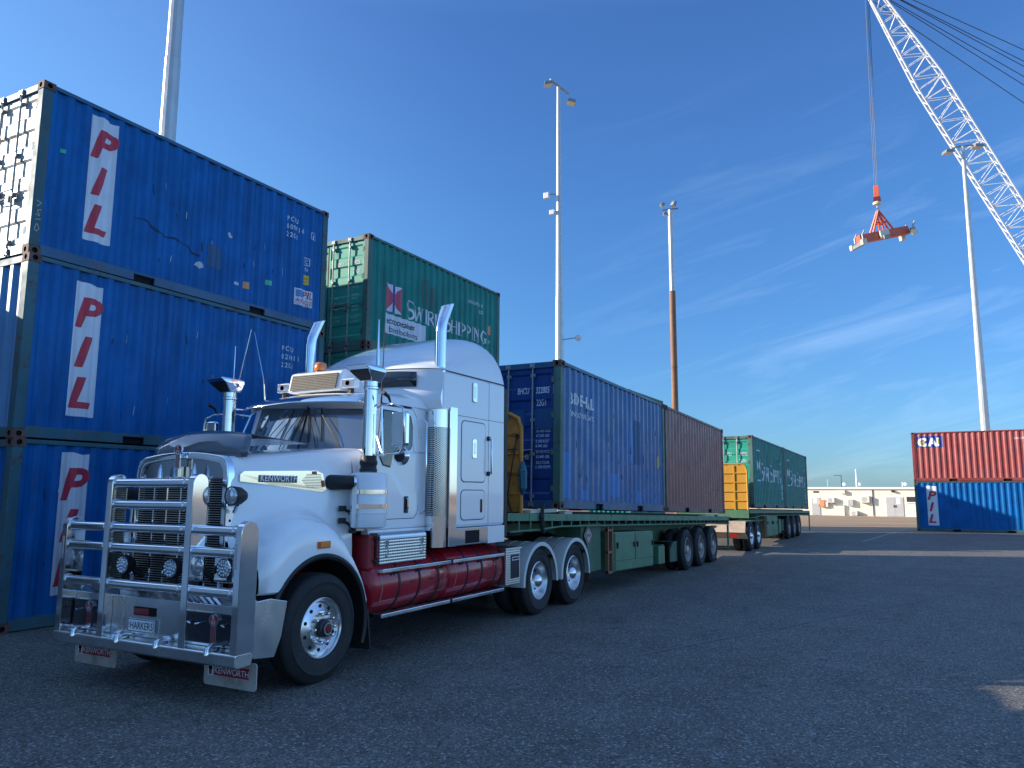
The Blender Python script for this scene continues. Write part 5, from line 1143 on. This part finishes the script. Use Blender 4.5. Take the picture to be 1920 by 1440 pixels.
# bar-mounted LED lamps, plate, lamps
for v in (-.19, .52): roundlamp(TR_, bb+.17, v, 1.150, .098, 'driving_lamp', led=True, house=M_rub, dep=.12)
tb('lamp_mount', M_rub, (bb+.20,bb+.24,-.23,-.15,.99,1.06), (bb+.20,bb+.24,.48,.56,.99,1.06))
q = tq(); q.prism(rrect(.115, .60, .385, .125, .015, 3), 'x', bb+.125, bb+.131); npl = q.build('number_plate', mat('plate_white', (.9,.9,.9), .35), TR_)
q = tq(); outr, inr = rrect(.115,.60,.375,.115,.013,3), rrect(.115,.60,.363,.103,.011,3); q.loft([[(bb+.123,a,b) for a, b in outr], [(bb+.123,a,b) for a, b in inr]], True, False); q.build('plate_border', M_black, npl)
vs, fs = text_mesh('HARKER5', .098, .003, 0, .80); q = tq(); q.add([(bb+.1225, .27-a, .566+b) for a, b in vs], fs); q.build('plate_lettering', M_black, npl)
vs, fs = text_mesh('N\nT', .03, .001, 0, .8); q = tq(); q.add([(bb+.1225, .293-a, .602+b) for a, b in vs], fs); q.build('plate_lettering', M_black, npl)
tb('plate_recess', M_hole, (bb+.14,bb+.1545,-.05,.255,.69,.77)); tb('red_lamp', mat('dark_red_lens', (.30,.01,.015), .15, coat=1), (bb+.13,bb+.139,.02,.235,.70,.76))
for sg in (-1, 1):
    q = tq(); q.tube([(bb+.33,sg*.25,2.0),(bb+.33,sg*.25,2.09),(bb+.33,sg*.25,2.15)], .03, 10, rs=[.03,.022,.002]); q.build('bar_cone', M_chrome, TR_, smooth=40)
    q = tq(); q.box(bb-.006, bb-.001, sg*1.238-.012, sg*1.238+.012, 1.20, 1.42); q.build('led_marker', M_lampg, TR_)
q = tq(); q.box(5.05,5.13,-1.2625,-1.2620,1.0,1.08); q.build('bar_sticker', M_navy, TR_)
for sg in (-1,1):
    q = tq(); q.tube([(bb+.2, sg*.56, 1.2), (5.5, sg*.5, .9)], .03, 8); q.build('bar_mount', M_under, TR_)
# ---- cab
CWH = 1.035
q = tq(); zc0, zc1 = 1.45, 2.37
q.prism([(6.97,zc0),(8.18,zc0),(8.18,zc1),(6.97,zc1)], 'y', -CWH, CWH); q.build('cab_lower', M_truckw, TR_, bevel=.03, bseg=3)
# greenhouse: pillars and roof
def ws(v, t): # windscreen surface: t 0 base .. 1 top
    b = 6.93+.09*(abs(v)/.92)**2; return (b+.16*t, v*(1-.035*t), 2.375+.555*t)
for sg in (-1, 1):
    q = tq(); q.hexa([ws(sg*.955,0), (7.13,sg*CWH,2.371), (7.16,sg*.95,2.371), ws(sg*.90,0)], [ws(sg*.955,1.03), (7.22,sg*1.0,2.945), (7.24,sg*.92,2.945), ws(sg*.90,1.03)]); q.build('windscreen_pillar', M_truckw, TR_, bevel=.01)
    q = tq(); q.hexa([(7.86,sg*CWH,2.371),(8.18,sg*CWH,2.371),(8.18,sg*.9,2.371),(7.86,sg*.9,2.371)], [(7.84,sg*1.0,2.95),(8.18,sg*1.0,2.95),(8.18,sg*.88,2.95),(7.84,sg*.88,2.95)]); q.build('rear_pillar', M_truckw, TR_, bevel=.01)
    # door skin, its gap, glass, handle
    D = [(7.11,1.57),(7.86,1.57),(7.93,1.62),(7.955,1.72),(7.955,2.60),(7.93,2.80),(7.85,2.90),(7.22,2.89),(7.17,2.60),(7.11,2.37)]
    fy = lambda z: CWH+.002-max(0, z-2.37)*.062
    q = tq(); n = len(D); q.add([(a, sg*(fy(b)+.004), b) for a, b in D]+[(a, sg*(fy(b)-.02), b) for a, b in D], [tuple(range(n))]+[(i,(i+1)%n,n+(i+1)%n,n+i) for i in range(n)]); q.mi = 1
    g0 = [(a+(7.53-a)*-.02, b+(2.2-b)*-.012) for a, b in D]; q.add([(a, sg*(fy(b)+.0018), b) for a, b in g0], [tuple(range(n))]); dr = q.build('door', [M_truckw, M_seam], TR_)
    Wn = [(7.17,2.30),(7.24,2.20),(7.38,2.18),(7.43,2.36),(7.76,2.40),(7.80,2.45),(7.82,2.68),(7.79,2.79),(7.72,2.83),(7.26,2.83),(7.22,2.60)]
    q = tq(); q.add([(a, sg*(fy(b)+.0075), b) for a, b in Wn], [tuple(range(len(Wn)))]); q.build('side_window', M_sglass, dr)
    Wf = [(7.53+(a-7.53)*1.06, 2.5+(b-2.5)*1.05) for a, b in Wn]; q = tq(); q.add([(a, sg*(fy(b)+.0058), b) for a, b in Wf], [tuple(range(len(Wf)))]); q.build('window_rubber', M_rub, dr)
    tb('handle_recess', M_rub, (7.66,7.745,sg*(CWH+.008),sg*(CWH+.012),1.63,1.83), par=dr); q = tq(); q.tube([(7.715,sg*(CWH+.013),1.65),(7.715,sg*(CWH+.03),1.70),(7.715,sg*(CWH+.03),1.78),(7.715,sg*(CWH+.013),1.81)], .012, 6); q.build('door_handle', M_chrome, dr)
    for zz in (1.75, 2.33): tb('door_hinge', M_truckw, (7.04,7.12,sg*(CWH+.004),sg*(CWH+.03),zz,zz+.1), par=dr)
    # grab rails behind the door
    q = tq(); q.tube([(8.02,sg*(CWH+.01),1.62),(8.02,sg*(CWH+.07),1.66),(8.02,sg*(CWH+.07),2.75),(8.02,sg*(CWH+.01),2.79)], .014, 8); q.build('grab_rail', M_chrome, TR_, smooth=50)
tb('windscreen_frame', M_rub, (6.99,7.08,-.90,.90,2.355,2.375)); tb('cab_interior', M_hole, (7.30,8.1,-.9,.9,2.38,2.90)); tb('dashboard', M_rub, (7.05,7.3,-.88,.88,2.2,2.44))
for sg in (-1, 1):
    q = tq(); q.loft([[ws(sg*(.015+.885*i/10), t) for i in range(11)] for t in (0,.25,.5,.75,1)], False, False); q.build('windscreen', M_glass, TR_, smooth=60)
    for ww in (0, 1):
        b = Vector(ws(sg*(.30+.33*ww)-(.0), 0))+Vector((-.02,0,.0)); e_ = Vector(ws(sg*(.06+.20*ww)-.0, .80))+Vector((-.025,0,0)); q = tq()
        m_ = (b+e_)/2+Vector((-.02,0,0)); q.tube([b, b+(e_-b)*.45+Vector((-.02, sg*.02, 0)), e_+Vector((-.01,0,0))], .005, 5)
        a1 = Vector(ws(sg*(.14+.20*ww), .18))+Vector((-.012,0,0)); a2 = Vector(ws(sg*(.03+.20*ww), .90))+Vector((-.012,0,0)); q.tube([a1, a2], .007, 5); q.build('wiper', M_rub, TR_)
q = tq(); q.hexa([ws(-.02,0),ws(.02,0),ws(.02,0),ws(-.02,0)], [ws(-.02,1),ws(.02,1),ws(.02,1),ws(-.02,1)]) if False else None
q = tq(); a, b = Vector(ws(0,0)), Vector(ws(0,1)); q.tube([a+Vector((-.003,0,0)), b+Vector((-.003,0,0))], .012, 5); q.build('centre_strip', M_rub, TR_)
q = tq(); a, b = Vector(ws(-.32,0)), Vector(ws(-.14,1)); 
# cab roof
q = tq(); rings = []
for x, z, w_ in ((7.02,2.945,.93),(7.06,3.02,.92),(7.18,3.075,.93),(7.5,3.11,.95),(7.9,3.14,.97),(8.2,3.16,.98)):
    rings.append([(x+ (.06*(abs(v)/w_)**2 if x < 7.3 else 0), v, (z if abs(v) < w_*.9 else z-.05) - .055*(abs(v)/w_)**2) for v in [w_*(-1+2*i/18) for i in range(19)]]+[(x+(.06 if x < 7.3 else 0), w_+.045, 2.93), (x+(.06 if x < 7.3 else 0), -w_-.045, 2.93)])
q.loft(rings, True, True); q.build('cab_roof', M_truckw, TR_, smooth=50)
q = tq(); rings = []
for x, z in ((7.10,3.045),(7.02,3.03),(6.93,2.99),(6.875,2.945),(6.865,2.925)):
    rings.append([(x+.09*(abs(v)/.95)**2, v, z-.03*(abs(v)/.95)**2) for v in [.95*(-1+2*i/18) for i in range(19)]])
q.loft(rings, False, False); q.build('sun_visor', M_chrome, TR_, smooth=60, solid=.012)
# roof cooler box with side lamps, beacon
q = tq(); q.prism([(7.22,3.11),(7.27,3.36),(7.36,3.39),(7.9,3.34),(8.0,3.12)], 'y', -.36, .50); rb = q.build('roof_cooler', M_truckw, TR_, bevel=.035, bseg=3)
q = tq(); q.prism([(7.205,3.14),(7.25,3.335),(7.262,3.335),(7.217,3.14)], 'y', -.30, .44); q.build('cooler_grille', mat('cooler_grille', (.10,.085,.06), .6, noise=.3, nscale=25), rb)
q = tq()
for i in range(9): z = 3.15+i*.021; q.box(7.20+(z-3.14)*.23, 7.21+(z-3.14)*.23, -.30, .44, z, z+.006)
q.build('cooler_slats', M_rub, rb)
for v in (-.47, .60):
    tb('work_lamp', M_truckw, (7.24,7.36,v-.10,v+.10,3.13,3.25), bevel=.02); tb('work_lamp_lens', M_lampg, (7.232,7.239,v-.085,v+.085,3.145,3.235)); q = tq(); q.lathe([(0,-.004),(.03,-.004)], (7.232,v,3.19), 'x', 10); q.build('bulb', M_amber if v < 0 else M_lampg, TR_)
    tb('lamp_foot', M_rub, (7.27,7.33,v-.03,v+.03,3.02,3.13))
q = tq(); q.lathe([(.075,3.08),(.08,3.42),(.085,3.44)], (7.62,.32,0), 'z', 18); bc = q.build('beacon_base', M_rub, TR_); q = tq(); q.lathe([(.078,3.441),(.082,3.47),(.078,3.535),(.06,3.555),(0,3.56)], (7.62,.32,0), 'z', 20); q.build('beacon_lens', mat('amber_beacon', (.9,.22,.02), .15, coat=1, spec=.6), bc, smooth=50)
# ---- sleeper and roof fairing
SW = 1.20
q = tq(); q.prism([(8.23,1.42),(9.90,1.42),(9.90,3.45),(8.23,3.45)], 'y', -SW, SW); slp = q.build('sleeper', M_truckw, TR_, bevel=.045, bseg=4)
FT = [(7.99,3.455),(8.04,3.51),(8.10,3.54),(8.20,3.59),(8.40,3.70),(8.62,3.83),(8.86,3.95),(9.12,4.05),(9.36,4.12),(9.54,4.12),(9.68,4.06),(9.79,3.92),(9.86,3.70),(9.895,3.46)]
FW = [(7.99,1.20),(9.80,1.20),(9.895,1.19)]
rings = []
for i in range(52):
    t = i/51; x = 7.99+(9.895-7.99)*(1-cos(pi*t))/2; tz, w_ = slerp(FT, x), lerp(FW, x); zb = 3.449; h_ = max(.02, tz-zb); r = []
    for k in range(25):
        a = pi*k/24; ca, sa = cos(a), sin(a); e1 = .56
        vv = math.copysign(abs(ca)**(e1 if h_ > .2 else .4), ca)*w_; zz = zb+h_*(abs(sa)**.60)
        r.append((x+.24*(abs(vv)/1.2)**3*(1-t)**2, -vv, zz))
    rings.append(r)
q = tq(); q.loft(rings, True, True); q.build('roof_fairing', M_truckw, TR_, smooth=55)
q = tq(); q.loft([[(a+.24*(abs(v)/1.2)**3, v, b) for v in [1.2*(-1+2*i/30) for i in range(31)]] for a, b in ((8.0,2.9),(7.94,3.08),(7.965,3.16),(7.98,3.20),(7.99,3.30),(7.99,3.4549))], False, False); q.build('sleeper_front', M_truckw, TR_, smooth=60)
q = tq(); rings = []
for k, (dz, sx_) in enumerate(((3.225,0),(3.435,.045))):
    rings.append([(7.966+.24*(abs(v)/1.2)**3, v, dz-(.0 if k == 0 else .02*(abs(v)/.9)**4)) for v in [-.90+1.80*i/20 for i in range(21)]])
q.loft(rings, False, False); q.build('fairing_window', M_sglass, TR_, smooth=60, solid=.012)
for sg in (-1, 1):
    def sp_outline(nm, cx, cz, w_, h_, r, par=slp, wd=.010):
        q = tq(); o_, i_ = rrect(cx,cz,w_,h_,r,5), rrect(cx,cz,w_-2*wd,h_-2*wd,r-wd*.6,5)
        q.loft([[(a, sg*(SW+.0015), b) for a, b in o_], [(a, sg*(SW+.0015), b) for a, b in i_]], True, False); return q.build(nm, M_seam, par)
    # hatch door, locker door
    for cx, cz, w_, h_ in ((9.01,2.425,.64,.82),(9.01,1.715,.64,.40)):
        q = tq(); q.prism(rrect(cx,cz,w_-.02,h_-.02,.07), 'y', sg*(SW+.0005), sg*(SW+.008)); q.build('hatch_door', M_truckw, TR_, bevel=.004); sp_outline('hatch_gap', cx, cz, w_+.005, h_+.005, .08)
    for cz, hh in ((2.47,.26),(3.24,.27)):
        q = tq(); q.prism(rrect(9.02,cz,.105,hh,.02,3), 'y', sg*(SW+.0085), sg*(SW+.018)); vt = q.build('vent_plate', M_chrome, TR_, bevel=.004); q = tq(); q.prism(rrect(9.02,cz,.05,hh*.6,.02,3), 'y', sg*(SW+.0185), sg*(SW+.021)); q.build('vent_oval', M_alub, vt)
    tb('handle_recess', M_rub, (9.19,9.245,sg*(SW+.008),sg*(SW+.013),1.61,1.79)); tb('hatch_handle', M_chrome, (9.225,9.242,sg*(SW+.0135),sg*(SW+.025),1.63,1.77))
    q = tq(); q.tube([(9.40,sg*(SW+.0),2.63),(9.40,sg*(SW+.06),2.63),(9.40,sg*(SW+.06),2.14),(9.40,sg*(SW+.0),2.14)], .016, 8); q.build('grab_handle', M_chrome, TR_, smooth=50)
    tb('handle_foot', M_rub, (9.37,9.43,sg*(SW+.001),sg*(SW+.03),2.60,2.66)); tb('handle_foot', M_rub, (9.37,9.43,sg*(SW+.001),sg*(SW+.03),2.11,2.17))
    # seams and rivets
    tb('panel_seam', M_seam, (9.42,9.426,sg*(SW+.0005),sg*(SW+.0015),1.44,3.43), (8.24,9.87,sg*(SW+.0005),sg*(SW+.0016),3.445,3.452), (8.4,9.87,sg*(SW+.0005),sg*(SW+.0014),2.885,2.891), bevel=0)
    q = tq()
    for i in range(30): q.lathe([(.006,0),(.004,.003*1),(0,.004)], (9.46, sg*(SW+.0005), 1.46+i*.065), 'y', 6)
    for i in range(7): q.lathe([(.011,0),(0,.005)], (8.45+i*.22, sg*(SW-.01), 3.52), 'y', 6)
    q.build('rivets', M_alub, TR_)
    tb('chrome_sill', M_chrome, (8.50,9.42,sg*(SW-.02),sg*(SW+.006),1.195,1.418)); tb('sill_outlet', M_hole, (8.82,9.18,sg*(SW+.0065),sg*(SW+.010),1.215,1.38)); tb('side_skirt', M_truckw, (9.425,9.90,sg*(SW-.03),sg*(SW+.001),1.185,1.419), bevel=.004)
    tb('cab_sill', M_truckw, (7.0,8.15,sg*(CWH-.1),sg*(CWH+.002),1.40,1.449))
tb('gap_extender', M_rub, (9.905,10.0,-1.19,-1.15,1.25,3.40)); tb('gap_extender', M_rub, (9.905,10.0,1.15,1.19,1.25,3.40)); tb('sleeper_floor', M_under, (8.2,9.9,-1.1,1.1,1.2,1.419))
# ---- exhaust stacks
for sg in (-1, 1):
    yv = sg*1.12; ex = 8.28
    q = tq(); pts = [(ex,yv,2.9),(ex,yv,3.95),(ex+.01,yv,4.06),(ex+.05,yv,4.16),(ex+.11,yv,4.27),(ex+.17,yv,4.36)]
    q.tube(pts[:-1], .076, 28); st = q.build('exhaust_pipe', M_chrome, TR_, smooth=40)
    # slanted tip
    q = tq(); n = 28; d = Vector((.12,0,.22)).normalized(); base = Vector((ex+.105,yv,4.262)); a_ = Vector((0,1,0)); b_ = d.cross(a_).normalized()
    r0 = [base+a_*cos(2*pi*k/n)*.076+b_*sin(2*pi*k/n)*.076 for k in range(n)]; r1 = [p+d*(.02+.17*(.5-.5*((p-base).dot(b_)/.076))) for p in r0]; r2 = [p-(p-(base+d*((p-base).dot(d))))*.06 for p in r1]; r3 = [p-d*.2 for p in r2]
    q.loft([r0,r1,r2,r3], True, False); q.build('exhaust_tip', M_chrome, st, smooth=40); q = tq(); q.add(r3, [tuple(range(n))]); q.build('exhaust_bore', M_hole, st)
    q = tq(); q.lathe([(.076,2.92),(.135,2.92),(.137,2.945),(.076,2.945)], (ex-.03,yv,0), 'z', 28); q.build('stack_collar', M_alub, TR_)
    q = tq(); cx_ = ex-.04; q.lathe([(.135,2.70),(.135,2.925)], (cx_,yv,0), 'z', 36, False); q.build('stack_shroud', M_chrome, TR_, smooth=40); q = tq(); q.lathe([(.135,1.20),(.135,1.585)], (cx_,yv,0), 'z', 36, False); q.build('stack_shroud', M_chrome, TR_, smooth=40)
    q = tq(); q.lathe([(.1345,1.58),(.1345,2.705)], (cx_,yv,0), 'z', 36, False); q.build('heat_shield', M_perf, TR_, smooth=40)
    tb('shield_plate', M_chrome, (cx_+.10,cx_+.27,sg*1.245,sg*1.255,1.2,2.97), (cx_+.255,cx_+.27,sg*1.02,sg*1.244,1.2,2.97), bevel=0)
    # ---- air cleaner with intake
    ax_, ay = 6.86, sg*1.14
    q = tq(); q.lathe([(.0,1.485),(.16,1.485),(.195,1.50),(.205,1.53),(.205,1.64),(.212,1.645),(.212,1.66),(.205,1.665),(.205,2.06),(.19,2.085),(.11,2.10),(0,2.10)], (ax_,ay,0), 'z', 40); ac_ = q.build('air_cleaner', M_truckw, TR_, smooth=35)
    q = tq()
    for z in (1.70, 1.855): q.lathe([(.211,z),(.211,z+.048)], (ax_,ay,0), 'z', 40, False)
    q.build('air_cleaner_strap', M_chrome, ac_, smooth=30)
    q = tq()
    for z in (1.70, 1.855): q.box(ax_-.24,ax_-.12,ay-.03,ay+.03,z,z+.05)
    q.box(ax_-.25,ax_-.22,ay-.02,ay+.02,1.5,1.95); q.build('strap_bracket', M_alub, ac_)
    q = tq(); px_ = 6.87; py = sg*1.12; q.lathe([(.098,2.10),(.10,2.13),(.09,2.14),(.09,2.17),(.10,2.19),(.10,2.22),(.09,2.23),(.088,2.28)], (px_,py,0), 'z', 24, False); q.build('rubber_hump', M_rub, ac_, smooth=60)
    q = tq(); q.lathe([(.078,2.26),(.078,3.02),(.088,3.03),(.088,3.05),(.080,3.06),(.080,3.12)], (px_,py,0), 'z', 30, False); q.lathe([(.084,2.78),(.084,2.81)], (px_,py,0), 'z', 30, False); q.lathe([(.083,2.74),(.083,2.752)], (px_,py,0), 'z', 30, False); ip = q.build('intake_pipe', M_chrome, TR_, smooth=30)
    # rain head
    q = tq(); zz0, zz1, zz2 = 3.115, 3.225, 3.285
    bt = [(px_-.13,-.13),(px_+.16,-.13),(px_+.19,0),(px_+.16,.13),(px_-.13,.13),(px_-.15,0)]; 
    q.loft([[(a,py+b,zz0) for a, b in ((px_-.085,-.085),(px_+.09,-.085),(px_+.09,.085),(px_-.085,.085))], [(a,py+b,zz1) for a, b in ((px_-.22,-.15),(px_+.11,-.13),(px_+.11,.13),(px_-.22,.15))], [(a,py+b,zz2-.015) for a, b in ((px_-.29,-.15),(px_+.11,-.13),(px_+.11,.13),(px_-.29,.15))], [(a,py+b,zz2) for a, b in ((px_-.24,-.125),(px_+.08,-.11),(px_+.08,.11),(px_-.24,.125))]]); q.build('rain_head', M_chrome, ip, bevel=.012)
    q = tq(); q.add([(px_-.098,py-.075,zz0+.004),(px_-.098,py+.075,zz0+.004),(px_-.224,py+.13,zz1-.006),(px_-.224,py-.13,zz1-.006)], [(0,1,2,3)]); q.build('rain_head_mesh', M_rub, ip)
    # black elbow into the bonnet
    q = tq(); q.tube([(6.50,sg*.88,1.98),(6.53,sg*.99,1.98),(6.66,sg*1.10,1.98)], .08, 20, rs=[.085,.08,.075]); q.build('rubber_elbow', M_rub, ac_, smooth=50); q = tq(); q.tube([(6.645,sg*1.09,1.98),(6.665,sg*1.105,1.98)], .083, 20); q.build('hose_clamp', M_chrome, ac_)
    # ---- mirrors
    my = sg*1.50
    q = tq(); q.tube([(7.12,sg*1.0,2.83),(6.98,sg*1.2,2.86),(6.90,sg*1.42,2.85),(6.885,my+sg*.06,2.80),(6.885,my+sg*.08,2.70),(6.885,my+sg*.08,2.38),(6.90,my+sg*.02,2.31),(6.98,sg*1.25,2.29),(7.12,sg*1.03,2.30)], .013, 8); q.tube([(7.0,sg*1.18,2.86),(6.99,sg*1.22,2.30)], .011, 8); q.tube([(7.10,sg*1.02,2.58),(6.99,sg*1.22,2.30)], .011, 8); mf = q.build('mirror_frame', M_chrome, TR_, smooth=50)
    q = tq(); q.prism(rrect(my, 2.575, .21, .39, .035), 'x', 6.90, 6.96); q.build('mirror_head', M_chrome, mf, bevel=.015, bseg=3)
    q = tq(); q.lathe([(0,0),(.07,.0),(.10,.025),(.105,.04),(0,.042)], (6.93, my-sg*.0, 2.275), 'x', 24); q.build('round_mirror', M_chrome, mf, smooth=40)
    q = tq(); q.tube([(6.90,sg*1.38,2.87),(6.86,sg*1.38,2.93),(6.76,sg*1.38,2.97)], .03, 8, rs=[.010,.018,.026]); q.build('mirror_lamp', M_rub, mf)
# antennas
for (x, v, z0, z1, r, lx, nm, m_) in ((6.98,-1.12,3.32,3.86,.010,0,'whip_antenna',M_chrome),(7.16,-1.05,2.88,3.85,.006,.02,'whip_antenna',M_rub),(7.0,1.22,2.95,3.75,.006,0,'whip_antenna',M_chrome),(7.08,1.28,2.92,3.98,.008,.22,'whip_antenna',M_chrome),(7.2,.86,3.05,3.95,.005,-.22,'whip_antenna',M_chrome)):
    q = tq(); q.tube([(x,v,z0),(x+lx*.1,v-lx*.05,z0+.25),(x+lx*.2,v-lx*.9,z1)], r, 6, rs=[r*2,r*1.2,r*.6]); q.build(nm, m_, TR_)
q = tq(); q.tube([(7.02,1.0,2.90),(7.02,1.25,2.93),(7.0,1.34,2.95)], .012, 6); q.build('antenna_bracket', M_chrome, TR_); q = tq(); q.tube([(7.0,1.06,2.5),(7.1,.96,2.88)], .012, 6); q.build('intake_stay', M_chrome, TR_)
# ---- fuel tanks, steps, boxes
for sg in (-1, 1):
    tz, tr_, ty = .835, .335, sg*(1.19-.335)
    for a, b in ((6.96,8.47),(8.50,9.90)):
        q = tq(); q.lathe([(0,a+.035) if False else (0,a-.0),(.10,a-.035*0+.0)] if False else [(0,a-.045),(tr_*.55,a-.035),(tr_*.92,a),(tr_,a+.035),(tr_,b-.035),(tr_*.92,b),(tr_*.55,b+.008),(0,b+.01)], (0,ty,tz), 'x', 44); tk = q.build('fuel_tank', M_tank, TR_, smooth=50)
        L_ = b-a
        for k in range(3):
            xx = a+L_*(.30+.27*k); q = tq(); q.lathe([(tr_+.004,xx-.018),(tr_+.009,xx-.014),(tr_+.009,xx+.014),(tr_+.004,xx+.018)], (0,ty,tz), 'x', 44, False); q.build('tank_strap', M_rub, tk, smooth=30)
        # pinstripe frame on the curved face
        def cyl(u, h_): th = h_/tr_; return (u, ty+sg*(tr_+.0022)*cos(th), tz+(tr_+.0022)*sin(th))
        u0, u1, h0, h1 = a+.13, b-.10, -.17, .15; q = tq()
        for (ua, ub, ha, hb_) in ((u0,u1,h1,h1+.005),(u0,u1,h0,h0+.005),(u0,u0+.006,h0,h1),(u1-.006,u1,h0,h1)):
            nn = 6; q.loft([[cyl(ua, ha+(hb_-ha)*i/nn) for i in range(nn+1)], [cyl(ub, ha+(hb_-ha)*i/nn) for i in range(nn+1)]], False, False)
        q.build('pinstripe', mat('pale_pinstripe', (.55,.40,.35), .5) if 'pale_pinstripe' not in bpy.data.materials else bpy.data.materials['pale_pinstripe'], tk)
        q = tq()
        for c in (a+L_*.44, a+L_*.70):
            for i in range(4): q.loft([[cyl(c+.03*i+.012*sin(j*1.4), .0+.012*cos(j*1.5+i)) for j in range(5)], [cyl(c+.03*i+.012*sin(j*1.4)+.006, .006+.012*cos(j*1.5+i)) for j in range(5)]], False, False)
        q.build('script_mark', M_blackp, tk)
        q = tq(); q.lathe([(.05,tz+tr_-.02),(.05,tz+tr_+.02),(.045,tz+tr_+.035),(0,tz+tr_+.035)], (a+L_*.8,ty,0), 'z', 16); q.build('filler_cap', M_tank, tk)
    for a, b in ((7.04,8.44),(8.50,9.86)):
        tb('step', M_alub, (a,b,sg*1.13,sg*1.235,.985,1.03), bevel=.008); tb('step', M_alub, (a,b,sg*1.12,sg*1.23,.50,.545), bevel=.008)
        for i in range(3):
            q = tq(); u = a+.25+i*(b-a-.4)/2; q.tube([(u,sg*1.2,.98),(u-.04,sg*1.16,.93)], .01, 5); q.tube([(u+.06,sg*1.2,.98),(u+.02,sg*1.16,.93)], .01, 5); q.build('step_bracket', M_rub, TR_); q = tq(); q.tube([(u,sg*1.17,.50),(u,sg*1.0,.46),(u,sg*.7,.5)], .018, 6); q.build('step_hanger', M_rub, TR_)
    # checker-plate tool box under the door, red box behind the wheel, battery box
    q = tq(); q.prism([(sg*1.0,1.08),(sg*1.195,1.08),(sg*1.195,1.36),(sg*1.185,1.40),(sg*1.15,1.425),(sg*1.0,1.425)] if sg > 0 else [(-1.0,1.08),(-1.0,1.425),(-1.15,1.425),(-1.185,1.40),(-1.195,1.36),(-1.195,1.08)], 'x', 7.03, 7.93); tbx = q.build('step_box', M_check, TR_, bevel=.006)
    q = tq()
    for u in (7.14, 7.83): q.tube([(u,sg*1.197,1.16),(u,sg*1.215,1.18),(u,sg*1.215,1.26),(u,sg*1.197,1.28)], .009, 6); q.box(u-.03,u+.03,sg*1.196,sg*1.206,1.29,1.34)
    q.build('box_handle', M_chrome, tbx); q = tq()
    for z in (1.12, 1.36): q.tube([(6.98,sg*1.15,z),(7.06,sg*1.17,z+.01)], .015, 6)
    q.build('box_strap', M_rub, tbx)
    tb('splash_panel', M_chas, (6.90,7.02,sg*.7,sg*1.13,1.02,1.40), bevel=.03)
    vs, fs = text_mesh('T909', .085, .004, .15); 
    bxm = tb('battery_box', M_check, (9.96,10.40,sg*.78,sg*1.20,.56,1.06), bevel=.008); tb('box_lid', M_check, (9.93,10.43,sg*.76,sg*1.215,1.062,1.085), par=bxm, bevel=.004); tb('box_door', M_blackp, (10.10,10.36,sg*1.2005,sg*1.208,.64,.98), par=bxm); 
    q = tq(); q.box(10.13,10.33,sg*1.2085,sg*1.211,.90,.95); q.build('box_label', M_ltr, bxm); q = tq(); q.box(10.14,10.32,sg*1.2112,sg*1.2118,.91,.94); q.build('box_label_print', M_blackp, bxm)
    tb('checker_deck', M_check, (9.0,10.4,sg*.55,sg*.78,1.05,1.07))
    # drive wheel fenders, three bands each
    for xx in (11.13, 12.50):
        for y0_, y1_, wl in ((1.20, .96, 1), (.94, .76, 0), (.74, .52, 0)):
            q = tq(); R1, R2 = .615, .60; n = 22; a0, a1 = radians(-3), radians(183)
            sec = lambda rr, yy: [(xx+rr*cos(a0+(a1-a0)*i/n), sg*yy, .50+rr*sin(a0+(a1-a0)*i/n)) for i in range(n+1)]
            q.loft([sec(R2-.045 if wl else R2, y0_), sec(R1, y0_), sec(R1, y0_-.025), sec(R1-.004, y1_), sec(R2, y1_)], False, False); fd = q.build('rear_fender', M_fendw, TR_, smooth=40)
        
        for dx_ in (-.42, .42): q = tq(); q.tube([(xx+dx_, sg*1.18, .86), (xx+dx_, sg*.5, .86)], .03, 8); q.build('fender_stay', M_rub, TR_)
    tb('rear_mud_flap', mat('brown_flap', (.09,.045,.03), .8), (13.16,13.175,sg*.60,sg*1.17,.30,.75)) if 'brown_flap' not in bpy.data.materials else tb('rear_mud_flap', bpy.data.materials['brown_flap'], (13.16,13.175,sg*.60,sg*1.17,.30,.75))
# fifth wheel, red air lines stand
q = tq(); q.lathe([(.45,1.16),(.45,1.22),(.1,1.22)], (11.85,0,0), 'z', 26); q.build('fifth_wheel', M_under, TR_)
q = tq(); q.prism([(10.35,1.0),(10.75,1.0),(10.60,1.34),(10.50,1.34)], 'y', -.62, -.30); q.build('line_stand', M_chas, TR_, bevel=.01)
q = tq(); vs, fs = text_mesh('T909', .085, .004, .15); q.add([(6.86+a*.8, -1.132, 1.33+b) for a, b in vs], fs) if False else None

# air and electric lines between the cab and the trailer
for k, (v, m_) in enumerate(((-.35, M_crim), (-.2, M_navy), (-.05, M_rub))):
    q = tq(); q.tube([(9.93, v, 1.75), (9.98, v-.05, 1.45), (10.05, v-.1, 1.36), (10.12, v-.02, 1.42), (10.2, v, 1.5)], .016, 6); q.build('air_line', m_, TR_, smooth=50)
